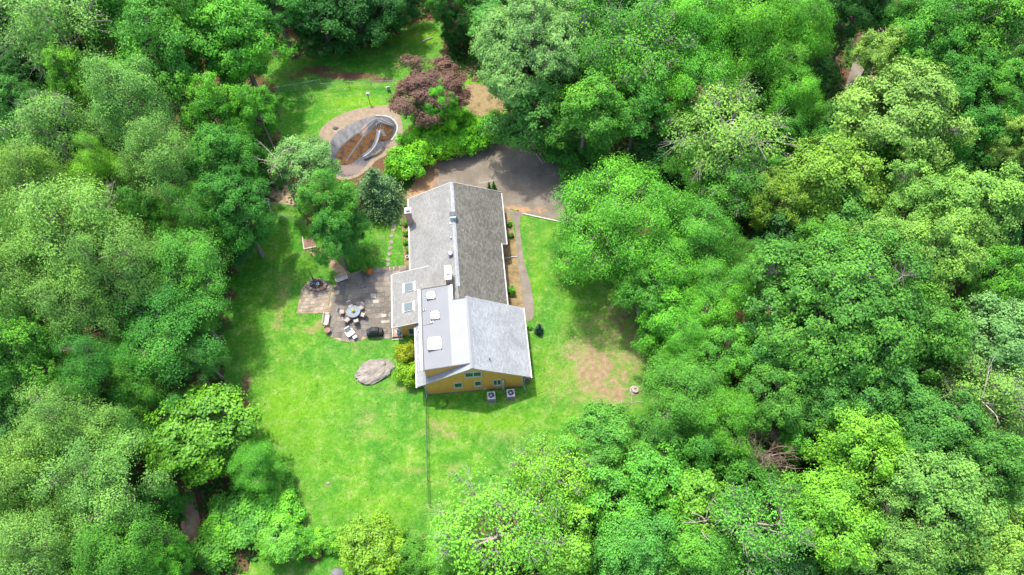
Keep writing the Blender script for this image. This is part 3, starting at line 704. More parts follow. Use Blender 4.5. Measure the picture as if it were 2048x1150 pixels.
# water slide
def slide():
    top, bot = G(764,284), G(727,317); b = Vector((top.x, top.y, 0))
    s = thing('pool_slide', 'curved white water slide with handrails beside the pool', 'pool slide', b)
    L = bot - top; side = Vector((-L.y, L.x, 0)).normalized()
    path = []
    for k in range(15):
        t_ = k/14; p = L*t_; p = Vector((p.x, p.y, 0)) + side*(.5*math.sin(t_*math.pi*1.0)); p.z = 1.75*(1-t_)**1.25 + .28; path.append(p)
    sec = [(-.21,.2),(-.18,.04),(-.08,0),(.08,0),(.18,.04),(.21,.2)]
    vs_ = []; n = len(sec)
    for i, p in enumerate(path):
        d = (path[min(i+1, 14)] - path[max(i-1, 0)]); w = Vector((-d.y, d.x, 0)).normalized(); up = Vector((0,0,1))
        for a, h in sec: vs_.append(p + w*a + up*h)
    m = MB(); m.add(vs_, [(i*n+k, i*n+k+1, (i+1)*n+k+1, (i+1)*n+k) for i in range(14) for k in range(n-1)])
    o = m.build('chute', 'slide_grey', s, smooth=True); sd = o.modifiers.new('t', 'SOLIDIFY'); sd.thickness = .03
    d0 = (path[1]-path[0]); w = Vector((-d0.y, d0.x, 0)).normalized(); back = -Vector((d0.x, d0.y, 0)).normalized()
    for sg in (-1, 1):
        a = path[0] + w*.28*sg
        MB().tube([a+Vector((0,0,.2)), a+Vector((0,0,.75))+back*.05, a+Vector((0,0,.85))+back*.3, a+Vector((0,0,.7))+back*.5, Vector((a.x,a.y,0))+back*.95], .025, 6).build('handrail', 'galvanised', s)
        MB().tube([Vector((a.x,a.y,0)), a+Vector((0,0,.02))], .03, 6).build('leg', 'galvanised', s)
        q = path[7] + w*.2*sg; MB().tube([Vector((q.x,q.y,0)), q+Vector((0,0,.02))], .025, 6).build('leg', 'galvanised', s)
    for k in range(5):
        t_ = (k+.6)/5.4; a0 = path[0] + back*(.95 - .5*t_) + Vector((0,0,0)); a0.z = 2.3*t_*.8
        MB().tube([a0 - w*.27, a0 + w*.27], .03, 5).build('rung', 'galvanised', s)
slide()

# ---------------------------------------------------------------- patio furniture
SZ = .068
def at(x, y, z=SZ): p = G(x, y, z); return Vector((p.x, p.y, z))
def bench(loc, rz, label, name='garden_bench'):
    b = thing(name, label, 'bench', loc, rz, 'wooden benches on the patio'); L = .66
    for i in range(4): MB().box(-L,L,-.24+i*.125,-.135+i*.125,.42,.45).build('seat_slat', 'pale_wood', b)
    arc = [(x, .29, .80 + .09*(1-(x/L)**2)) for x in (-L,-L*.5,0,L*.5,L)]
    MB().tube(arc, .03, 6).build('top_rail', 'pale_wood', b)
    MB().box(-L,L,.255,.29,.50,.55).build('back_rail', 'pale_wood', b)
    for i in range(9): x = -L+.14+i*(2*L-.28)/8; MB().box(x-.025,x+.025,.265,.285,.55,.80+.07*(1-(x/L)**2)).build('back_slat', 'pale_wood', b)
    for x in (-L+.03, L-.03):
        MB().box(x-.03,x+.03,-.24,-.18,0,.62).build('leg', 'weathered_wood', b); MB().box(x-.03,x+.03,.24,.30,0,.82).build('leg', 'weathered_wood', b)
        MB().box(x-.035,x+.035,-.26,.24,.62,.65).build('armrest', 'pale_wood', b); MB().box(x-.02,x+.02,-.18,.24,.36,.415).build('side_rail', 'weathered_wood', b)
bench(at(685,561), R_(25), 'wooden slatted bench with curved back at the lawn corner of the patio')
bench(at(655,642), R_(90), 'wooden slatted bench on the left edge of the patio beside the grass')
def chair(loc, rz, label, mat='cushion', group='chairs around the round patio table', name='patio_chair'):
    c = thing(name, label, 'chair', loc, rz, group)
    MB().box(-.25,.25,-.24,.24,.40,.46).build('seat', mat, c, bevel=.02)
    MB().prism([(-.25,.22,.46),(.25,.22,.46),(.22,.34,.96),(-.22,.34,.96)], (0,.045,.01)).build('backrest', mat, c)
    for sx in (-1, 1):
        MB().tube([(sx*.26,-.22,.0),(sx*.26,-.22,.62),(sx*.26,.28,.66)], .02, 6).build('armrest', 'dark_metal', c)
        MB().tube([(sx*.24,.26,.0),(sx*.25,.22,.42)], .02, 6).build('leg', 'dark_metal', c); MB().tube([(sx*.20,-.2,.0),(sx*.2,-.2,.40)], .018, 6).build('leg', 'dark_metal', c)
    return c
tc = at(709.5, 629)
tbl = thing('patio_table', 'round grey glass-topped table with a yellow bouquet in the middle of the patio', 'table', tc)
MB().lathe([(.70,.70),(.715,.715),(.715,.735),(.70,.745)], 32).build('table_top', 'table_top', tbl)
MB().lathe([(.30,0),(.3,.03),(.06,.06),(.06,.66),(.25,.695)], 16).build('pedestal', 'dark_metal', tbl)
chs = [((685,627),'pulled out to the left of the round table'),((703,616),'at the far left of the round table'),((723,619),'at the far right of the round table'),((727,633),'right of the round table toward the house'),((714,646),'in front of the round table'),((696,643),'at the near left of the round table')]
for (x, y), l in chs:
    p = at(x, y); d = tc - p; chair(p, math.atan2(d.y, d.x) + math.pi/2, 'beige patio chair ' + l)
def bouquet(name, loc, label, r, h, n, cols, pot='white_plastic', group=None, potname='vase', cat='flowers'):
    b = thing(name, label, cat, loc, 0, group)
    MB().lathe([(r*.5,0),(r*.75,h*.1),(r,h),(r*.9,h),(r*.85,h*.85)], 18).build(potname, pot, b)
    MB().lathe([(r*.86,h*.8),(r*.8,h*.9)], 14).build('soil', 'soil', b)
    leaf_ball('foliage', b, (0,0,h*1.1), (r*1.0,r*1.0,r*.6), n, r*.35, (.05,.2,.02), 5)
    if cols: leaf_ball('blossoms', b, (0,0,h*1.25), (r*1.0,r*1.0,r*.6), n//2, r*.42, cols, 6, 'petal')
    return b

# ---- leaf clouds
def leaf_arrays(Cn, Nn, size, rng, aspect=.55):
    n = len(Cn); r = rng.normal(size=(n, 3)); t_ = r - (r*Nn).sum(1, keepdims=True)*Nn
    t_ /= np.linalg.norm(t_, axis=1, keepdims=True) + 1e-9; b = np.cross(Nn, t_)
    s = (size*rng.uniform(.65, 1.35, n))[:, None]
    v = np.stack([Cn - t_*s*.5, Cn + b*s*aspect*.5 + Nn*s*.10, Cn + t_*s*.5, Cn - b*s*aspect*.5 + Nn*s*.10], 1)
    return v.reshape(-1, 3)
def quad_mesh(name, V, mat, tint=None, per=4):
    n = len(V)//per; me = bpy.data.meshes.new(name)
    me.vertices.add(len(V)); me.vertices.foreach_set('co', V.astype(np.float32).ravel())
    me.loops.add(len(V)); me.loops.foreach_set('vertex_index', np.arange(len(V), dtype=np.int32))
    me.polygons.add(n); me.polygons.foreach_set('loop_start', np.arange(0, len(V), per, dtype=np.int32))
    me.update(calc_edges=True)
    if tint is not None: add_attr(me, 'tint', np.repeat(tint, per))
    me.materials.append(M[mat]); return me
def unit(v): return v/(np.linalg.norm(v, axis=1, keepdims=True)+1e-9)
def leaf_ball(name, parent, c, rad, n, size, color, seed, mat='leaf'):
    rng = np.random.default_rng(seed); d = unit(rng.normal(size=(n, 3))); r = rng.uniform(.5, 1.0, n)[:, None]
    P = np.array(c) + d*r*np.array(rad); N = unit(d + [0,0,.6] + .5*rng.normal(size=(n, 3)))
    me = quad_mesh(name, leaf_arrays(P, N, np.full(n, size), rng, .7), mat, rng.uniform(0, 1, n))
    return put(name, me, parent, None, color)
bouquet('bouquet', tc + Vector((0,0,.749)), 'bunch of yellow flowers in a white bowl on the round table', .2, .16, 140, (.62,.55,.03), cat='flowers')
bouquet('flower_planter', at(738.5,547), 'large grey planter of orange flowers at the back edge of the patio', .33, .38, 160, (.75,.13,.01), 'stone_grey', 'planters at the back of the patio', 'pot', 'planter')
bouquet('planter', at(730,551.5), 'small grey planter with green leaves next to the orange flowers', .22, .3, 90, None, 'stone_grey', 'planters at the back of the patio', 'pot', 'planter')
# side table and lounge chair
p = at(657,664); st_ = thing('side_table', 'small round wooden side table beside the left bench', 'table', p)
MB().lathe([(.28,.42),(.3,.435),(.3,.46),(.28,.47)], 20).build('table_top', 'brown_wood', st_)
for k in range(4):
    a = k*math.pi/2+.4; MB().tube([(.24*math.cos(a),.24*math.sin(a),0),(.18*math.cos(a),.18*math.sin(a),.42)], .02, 6).build('leg', 'dark_metal', st_)
lc = thing('lounge_chair', 'white cushioned armchair alone on the near edge of the patio', 'chair', at(702,670), R_(38))
MB().box(-.3,.3,-.3,.3,.28,.42).build('seat_cushion', 'white_plastic', lc, bevel=.04); MB().prism([(-.3,.26,.42),(.3,.26,.42),(.28,.45,.95),(-.28,.45,.95)], (0,.1,.02)).build('back_cushion', 'white_plastic', lc)
for sx in (-1, 1):
    MB().box(sx*.36-.05,sx*.36+.05,-.34,.36,.50,.56).build('armrest', 'grey_metal', lc)
    for yy in (-.3, .3): MB().tube([(sx*.36,yy,0),(sx*.36,yy,.5)], .022, 6).build('leg', 'dark_metal', lc)
fs_ = thing('footstool', 'small white footstool in front of the lone armchair', 'footstool', at(711,676.5), R_(38))
MB().box(-.22,.22,-.17,.17,.28,.38).build('cushion', 'white_plastic', fs_, bevel=.03)
for sx in (-1, 1):
    for sy in (-1, 1): MB().tube([(sx*.19,sy*.14,0),(sx*.17,sy*.12,.28)], .018, 6).build('leg', 'dark_metal', fs_)
# covered grill: side shelves make shoulders under the cloth
g = thing('covered_grill', 'barbecue under a fitted black cover at the near corner of the patio', 'grill', at(751,668), HA)
sec = [(-.80,0),(-.78,.80),(-.50,.86),(-.42,1.08),(-.15,1.2),(.15,1.2),(.42,1.08),(.50,.86),(.78,.80),(.80,0)]
mb = MB(); ys = [(-.36,.0),(-.34,.85),(-.2,1.0),(.2,1.0),(.34,.85),(.36,0)]
vs_ = []
for (yy, k) in ys:
    for (xx, zz_) in sec: vs_.append((xx*(1 if k > 0 else 1.02), yy, zz_*k))
n = len(sec); mb.add(vs_, [(j*n+i, j*n+i+1, (j+1)*n+i+1, (j+1)*n+i) for j in range(len(ys)-1) for i in range(n-1)])
for sx in (0, n-1): mb.f.append(tuple(j*n+sx for j in range(len(ys))))
mb.build('cover', 'black_cover', g, bevel=.0)
MB().tube([(-.3,-.34,.72),(-.28,-.4,.74),(.28,-.4,.74),(.3,-.34,.72)], .02, 6).build('handle', 'dark_metal', g)
for sx in (-.6, .6):
    MB().tube([(sx-.04,-.3,.07),(sx+.04,-.3,.07)], .07, 12).build('wheel', 'dark_metal', g)

# stone planter ring crowded with garden ornaments
pc = at(634,571)
rp = thing('stone_planter', 'raised ring of stones crowded with garden ornaments at the head of the terrace', 'planter', pc)
rnd = random.Random(5)
def stone(mb_, c, r, seed, sq=.7):
    rr_ = random.Random(seed); bm = bmesh.new(); bmesh.ops.create_icosphere(bm, subdivisions=2, radius=1)
    off = Vector((seed*3.1, seed*1.7, 0))
    for v in bm.verts:
        k = 1 + .28*noise.noise(v.co*1.3 + off) + .1*noise.noise(v.co*3 + off)
        v.co = Vector((v.co.x*r[0]*k, v.co.y*r[1]*k, v.co.z*r[2]*k)) + Vector(c)
    bm.verts.index_update(); mb_.add([v.co for v in bm.verts], [tuple(v.index for v in f.verts) for f in bm.faces]); bm.free(); return mb_
for k in range(14):
    a = 2*math.pi*k/14; stone(MB(), (0,0,0), (.24,.2,.2), k+1).build('stone', 'rock', rp, (.92*math.cos(a), .62*math.sin(a), .12), smooth=True, color=rnd.choice([(.30,.18,.13),(.30,.27,.23),(.24,.2,.17)]))
MB().lathe([(.88,.02),(.85,.2)], 24, (0,0,0), 1, .66).build('soil', 'soil', rp)
orn = [('garden_pot','red ornament pot among the crowded stone planter',(-.15,.35),.16,.3,(.45,.04,.03)),('watering_can','blue watering can among the ornaments in the stone planter',(-.12,.0),.15,.28,(.04,.14,.42)),
       ('bucket','white bucket among the ornaments in the stone planter',(.2,-.02),.16,.26,(.72,.72,.72)),('garden_pot','small yellow pot at the near side of the stone planter',(.1,-.3),.12,.18,(.5,.45,.05)),('garden_pot','pale grey-blue pot at the left end of the stone planter',(-.52,.0),.15,.24,(.32,.40,.42)),('garden_pot','dark navy pot at the far side of the stone planter',(.18,.32),.14,.26,(.03,.05,.12))]
for nm, lb, (dx, dy), r, h, c in orn:
    q = thing(nm, lb, nm.split('_')[-1], pc + Vector((dx, dy, .205)))
    MB().lathe([(r*.6,0),(r*.75,h*.5),(r,h),(r*1.08,h),(r*1.08,h*1.06),(r*.9,h*1.06),(r*.8,h*.6)], 14).build('body', 'painted', q, color=c)
    if nm == 'watering_can':
        MB().tube([(r*.7,0,h*.4),(r*1.5,0,h*.75),(r*2.0,0,h*1.1)], [.03,.025,.05], 6).build('spout', 'painted', q, color=c); MB().tube([(-r*.8,0,h*.3),(-r*1.6,0,h*.6),(-r*1.2,0,h*1.1),(-r*.8,0,h*1.0)], .02, 6).build('handle', 'painted', q, color=c)
    elif nm == 'bucket': MB().tube([(-r,0,h),(-r*.7,0,h+r*.7),(0,0,h+r),(r*.7,0,h+r*.7),(r,0,h)], .012, 5).build('handle', 'galvanised', q)
    else: MB().lathe([(r*.8,h*.85),(r*.7,h*.93)], 12).build('soil', 'soil', q)

# ---------------------------------------------------------------- machines, boulders, fences, small things
def ac(x, y, label):
    a = thing('air_conditioner', label, 'air conditioner', G(x, y), HA, 'cooling units behind the gable wall')
    MB().box(-.48,.44,-.52,.48,.0,.08).build('pad', 'concrete', a)
    mb = MB()
    mb.box(-.36,.36,-.36,.36,.082,.70); mb.build('coil', 'dark_metal', a)
    for sx in (-1,1):
        for sy in (-1,1): MB().box(sx*.36-.035,sx*.36+.035,sy*.36-.035,sy*.36+.035,.082,.70).build('corner_post', 'galvanised', a)
    for i in range(6): MB().box(-.325,.325,-.385,-.362,.15+i*.09,.175+i*.09).build('louvre', 'galvanised', a)
    MB().lathe([(.55,.702),(.55,.74),(.54,.76),(.30,.765),(.29,.72)], 4).build('top_panel', 'white_plastic', a).rotation_euler = (0,0,math.pi/4)
    mb = MB(); mb.lathe([(.29,.768),(.30,.775),(.28,.78),(.27,.77)], 24); mb.build('fan_guard', 'grey_metal', a)
    MB().lathe([(.265,.767),(.26,.770)], 24).build('fan_well', 'dark_metal', a)
    MB().lathe([(.09,.771),(.09,.80),(.05,.815)], 14).build('fan_hub', 'galvanised', a)
    for k in range(4):
        an = k*math.pi/2+.3; c, s = math.cos(an), math.sin(an); MB().prism([(c*.08-s*.05,s*.08+c*.05,.775),(c*.24-s*.07,s*.24+c*.07,.775),(c*.24+s*.04,s*.24-c*.04,.785),(c*.08+s*.03,s*.08-c*.03,.785)], (0,0,.006)).build('fan_blade', 'grey_metal', a)
ac(983, 796, 'left of the two square air conditioning units behind the gable wall'); ac(1021.5, 791, 'right of the two square air conditioning units near the wall corner')

def boulder():
    c = G(749,741); bm = bmesh.new(); bmesh.ops.create_icosphere(bm, subdivisions=5, radius=1)
    for v in bm.verts:
        d = v.co.copy(); k = 1 + .25*noise.noise(d*1.1+Vector((4,2,1))) + .13*noise.noise(d*2.6) - .10*abs(noise.noise(d*3.7+Vector((1,7,3)))) + .05*noise.noise(d*8)
        st_ = min(d.z, .62 + .25*noise.noise(d*2.0))
        v.co = Vector((d.x*1.95*k, d.y*1.25*k, max(-.2, st_*.72*k)))
        v.co.z -= .12*abs(noise.noise(Vector((d.x*2.4, d.y*5, 1))))
    me = bpy.data.meshes.new('boulder'); bm.to_mesh(me); bm.free(); me.materials.append(M['boulder'])
    o = put('boulder', me, None, (c.x, c.y, .05)); o.rotation_euler = (0,0,R_(24)); tag(o, 'large pale flat-topped boulder lying in the lawn', 'boulder')
boulder()
def rocks(lst, group):
    for i, (x, y, s, col, label) in enumerate(lst):
        p = G(x, y); o = stone(MB(), (0,0,0), (s,s*.75,s*.5), i+40).build('rock', 'rock', None, (p.x, p.y, s*.18), smooth=False, color=tuple(c_*.5 for c_ in col)); tag(o, label, 'rock', group)
rocks([(588,1002,.45,(.34,.28,.24),'topmost grey rock of the row where lawn meets brush'),(586,1012,.35,(.36,.30,.26),'second rock down the row between lawn and brush'),(588,1030,.5,(.28,.26,.24),'dark rock near the lower end of the row beside the brush'),
       (605,1066,.65,(.42,.36,.30),'pale flat rock at the lawn corner by the vine hedge'),(494,1024,.35,(.42,.34,.28),'small pale rock alone among the brush'),(657,967,.2,(.5,.45,.36),'small pale stone lying alone in the open lawn'),
       (675,1147,.6,(.30,.30,.31),'grey rock on the small lawn below the hedge'),(671,257,.35,(.2,.2,.2),'dark rock on the pool edge')], 'loose rocks at the lawn edges')

def fence(name, pts, h, label, cat='fence', post='wire_green', rail='wire_green', gap=2.4, mesh_step=.25, top=True, wire_mat=None, pr=.03):
    P_ = [G(x, y) for x, y in pts]; f = thing(name, label, cat, P_[0]); o = P_[0]
    for a, b in zip(P_[:-1], P_[1:]):
        L = (b-a).length; n = max(1, round(L/gap)); d = (b-a)
        for k in range(n + (1 if b is P_[-1] else 0)):
            q = a + d*(k/n) - o; MB().tube([(q.x,q.y,0),(q.x,q.y,h+.05)], pr, 6).build('post', post, f)
        if top: MB().tube([a-o+Vector((0,0,h)), b-o+Vector((0,0,h))], pr*.75, 5).build('rail', rail, f)
        if mesh_step:
            mb = MB(); m = int(L/mesh_step)
            for k in range(m):
                q0 = a - o + d*(k/m); q1 = a - o + d*(min(k+2, m)/m)
                mb.tube([q0, q1+Vector((0,0,h))], .006, 3, False); mb.tube([q0+Vector((0,0,h)), q1], .006, 3, False)
            w = mb.build('wire_mesh', wire_mat or rail, f); w['kind'] = 'stuff'
fence('wire_fence', [(852,797),(854,850),(855,905),(856,960),(858,1010)], 1.1, 'green chain-link fence running down the lawn from the house corner', gap=2.4, mesh_step=.12)
fence('rail_fence', [(553,188),(600,180),(643,172)], 1.1, 'pale rail fence at the left end behind the pool lawn', post='galvanised', rail='galvanised', gap=3.0, mesh_step=.3)
fence('rail_fence', [(646,180),(700,176),(790,174)], 1.1, 'thin pale fence crossing behind the pool lawn toward the purple tree', post='galvanised', rail='galvanised', gap=3.0, mesh_step=.3, pr=.025)
fence('wire_fence', [(541,414),(549,436),(575,443),(606,450)], 1.0, 'thin pale wire fence around the lush grass patch left of the tree', post='galvanised', rail='galvanised', gap=1.6, mesh_step=.2, pr=.022)
fence('wire_fence', [(541,414),(562,415),(592,420)], .9, 'thin pale wire fence along the bare path behind the lush grass', post='galvanised', rail='galvanised', gap=1.6, mesh_step=.2, pr=.022)
# wooden platform by the path
wp = thing('wooden_platform', 'small brown plank platform at the head of the dirt path', 'platform', G(620,487), R_(14))
for i in range(6): MB().box(-.62,.62,-.6+i*.2,-.42+i*.2,.12,.16).build('plank', 'brown_wood', wp)
for x in (-.5, .5): MB().box(x-.05,x+.05,-.6,.58,.0,.118).build('joist', 'brown_wood', wp)
MB().box(-.7,.72,-.72,-.62,.0,.2).build('edge_timber', 'pale_wood', wp); MB().box(-.74,-.64,-.6,1.0,.0,.2).build('edge_timber', 'pale_wood', wp)
# low wall, birdbath, bird feeder
lw = thing('low_wall', 'short dark retaining wall with a white top beside the bare path', 'wall', G(538,374), R_(14))
MB().box(-.7,.7,-.1,.1,0,.6).build('body', 'brown_wood', lw); MB().box(-.74,.74,-.13,.13,.602,.66).build('coping', 'gutter_white', lw)
bb = thing('birdbath', 'small grey birdbath at the corner of the wire fence', 'birdbath', G(537,409)); MB().lathe([(.2,0),(.2,.05),(.07,.12),(.07,.6),(.2,.68),(.34,.78),(.34,.8),(.3,.79),(.1,.72)], 18).build('basin', 'pale_flashing', bb, smooth=False)
MB().lathe([(.27,.76),(.25,.765)], 16).build('water', 'skylight_glass', bb)
bf = thing('bird_feeder', 'bird feeder with pale roof on a dark pole in the pool lawn', 'bird feeder', G(740,207))
MB().tube([(0,0,0),(0,0,1.5)], .035, 8).build('pole', 'dark_metal', bf); MB().box(-.16,.16,-.13,.13,1.5,1.53).build('tray', 'brown_wood', bf); MB().box(-.1,.1,-.08,.08,1.532,1.7).build('seed_box', 'skylight_glass', bf)
MB().prism([(-.2,-.17,1.702),(.2,-.17,1.702),(0,-.17,1.86)], (0,.34,0)).build('roof', 'gutter_white', bf)
gt = thing('lawn_chair', 'small white folding chair by the fence near the purple tree', 'chair', G(777,180), R_(200))
MB().box(-.22,.22,-.2,.2,.4,.43).build('seat', 'white_plastic', gt); MB().prism([(-.22,.2,.43),(.22,.2,.43),(.22,.3,.85),(-.22,.3,.85)], (0,.025,0)).build('backrest', 'white_plastic', gt)
for sx in (-1,1):
    MB().tube([(sx*.2,-.18,0),(sx*.2,.18,.42)], .016, 5).build('leg', 'galvanised', gt); MB().tube([(sx*.23,.18,0),(sx*.23,-.18,.42)], .016, 5).build('leg', 'galvanised', gt)
# ladder on the drive edge
ld = thing('ladder', 'pale ladder lying along the right edge of the driveway', 'ladder', G(1082,317), math.atan2(G(1090,328).y-G(1074,305).y, G(1090,328).x-G(1074,305).x))
for sy in (-1, 1): MB().box(-.85,.85,sy*.2-.025,sy*.2+.025,.022,.09).build('side_rail', 'pale_wood', ld)
for i in range(7): MB().tube([(-.72+i*.24,-.175,.055),(-.72+i*.24,.175,.055)], .018, 6).build('rung', 'pale_wood', ld)
# drain pipe from the house
dp = MB().tube([G(1004,517,.12), G(1015,516,.10), G(1026,513.5,.09), G(1034,513.5,.09)], .06, 8).build('drain_pipe', 'white_plastic'); tag(dp, 'white drain pipe running from the wall across the bed to the walkway', 'pipe')
# stump with roots, fallen branches
sp = G(1270,781); stp = thing('tree_stump', 'pale cut stump with exposed roots on the bare lawn', 'stump', sp)
MB().lathe([(.55,0),(.42,.1),(.36,.32),(.34,.36),(.14,.36),(.12,.2)], 16).build('trunk_ring', 'dead_wood', stp)
rnd = random.Random(8)
for k in range(9):
    a = k*.7 + rnd.uniform(-.2,.2); L = rnd.uniform(.6, 1.5); MB().tube([(.3*math.cos(a),.3*math.sin(a),.10),(L*.6*math.cos(a+.1),L*.6*math.sin(a+.1),.05),(L*math.cos(a+.3),L*math.sin(a+.3),.02)], [.06,.03,.01], 6).build('root', 'dead_wood', stp)
for i, (pts, r, lb) in enumerate((([(1253,812),(1262,806),(1275,804),(1287,805)], .05, 'pale fallen branch on the grass below the stump'), ([(842,86),(854,80),(866,76)], .11, 'pale fallen log on the bright lawn behind the purple tree'), ([(612,1056),(616,1066),(619,1074)], .08, 'weathered timber lying at the lawn corner by the hedge'))):
    o = MB().tube([G(x, y)+Vector((0,0,r*.8)) for x, y in pts], [r*(1-.15*k) for k in range(len(pts))], 7).build('fallen_branch', 'dead_wood'); tag(o, lb, 'branch', 'fallen wood')
    mb = MB(); q = G(*pts[1]); e = G(*pts[2]); d = (e-q).normalized(); s_ = Vector((-d.y, d.x, 0)); mb.tube([q+Vector((0,0,r)), q+d*.4+s_*.4+Vector((0,0,r))], [r*.5, r*.2], 5); mb.build('twig', 'dead_wood', o)
yb = MB().tube([G(1676,203,.12), G(1685,214,.12), G(1694,226,.12)], .12, 4).build('timber_beam', 'yellow_wood'); tag(yb, 'yellow timber lying beside the road in the wood', 'beam')
# clutter by the house corner, pots along the wall
cl = thing('log_pile', 'small pile of brown logs under the eave at the house corner', 'log pile', G(1054,758), HA)
for k, (yy, zz_) in enumerate(((-.3,.09),(-.1,.09),(.1,.09),(.3,.09),(-.2,.25),(0,.25),(.2,.25))): MB().tube([(-.25,yy,zz_),(.3,yy+.02,zz_)], .09, 8).build('log', 'dead_wood' if k % 2 else 'brown_wood', cl)
wpot = thing('garden_pot', 'small white pot against the left wall of the house', 'pot', G(815,516)); MB().lathe([(.12,0),(.17,.28),(.19,.3),(.15,.3),(.13,.2)], 14).build('body', 'white_plastic', wpot); MB().lathe([(.14,.25),(.1,.28)], 12).build('soil', 'soil', wpot)

# ---------------------------------------------------------------- trees
KIND = {  # R crown radius, H height, zc crown centre, rz vertical semi-axis, L lobes, lr lobe radius, S sub-clumps, sr, K leaves, size, flat, twigs
 'oak':     dict(R=5, H=15, zc=9.6, rz=5.2, L=36, lr=.29, S=16, sr=.082, K=52, leaf=.235, flat=.75, low=-.45, n=3),
 'maple':   dict(R=5, H=15, zc=9.2, rz=5.6, L=24, lr=.36, S=22, sr=.095, K=54, leaf=.25, flat=.6, low=-.55, n=3),
 'feather': dict(R=5, H=15, zc=9.4, rz=5.4, L=30, lr=.34, S=18, sr=.115, K=62, leaf=.16, flat=.8, low=-.5, n=3),
 'locust':  dict(R=6, H=14, zc=8.4, rz=5.2, L=34, lr=.30, S=18, sr=.105, K=54, leaf=.20, flat=.45, low=-.6, n=2),
 'dome':    dict(R=5, H=13, zc=7.6, rz=5.2, L=44, lr=.24, S=15, sr=.09, K=36, leaf=.24, flat=.8, low=-.35, n=2),
 'sparse':  dict(R=5, H=15, zc=9.4, rz=5.2, L=24, lr=.34, S=14, sr=.15, K=30, leaf=.24, flat=.8, low=-.5, n=2),
 'bush':    dict(R=2, H=3.4, zc=1.6, rz=1.7, L=20, lr=.36, S=12, sr=.18, K=26, leaf=.24, flat=.8, low=-.7, n=3),
 'bigoak':  dict(R=9, H=19, zc=11.5, rz=7.0, L=100, lr=.21, S=16, sr=.047, K=46, leaf=.25, flat=.75, low=-.35, n=1),
 'dense':   dict(R=4.5, H=11, zc=5.5, rz=5.3, L=38, lr=.30, S=15, sr=.10, K=42, leaf=.25, flat=.8, low=-.9, n=3),
 'biglocust': dict(R=8, H=15, zc=9.0, rz=5.6, L=60, lr=.24, S=18, sr=.078, K=52, leaf=.19, flat=.45, low=-.6, n=1),
 'waxy':    dict(R=3, H=9, zc=5.2, rz=3.6, L=38, lr=.30, S=16, sr=.10, K=34, leaf=.21, flat=.75, low=-.75, n=2),
}
def tubes_mesh(name, segs, sides=5):
    mb = MB()
    for pts, rad in segs: mb.tube(pts, rad, sides if rad[0] > .05 else 3, False)
    me = bpy.data.meshes.new(name); me.from_pydata(mb.v, [], mb.f); me.update(); me.materials.append(M['bark'])
    me.polygons.foreach_set('use_smooth', np.ones(len(me.polygons), bool)); return me
PROTO = {}
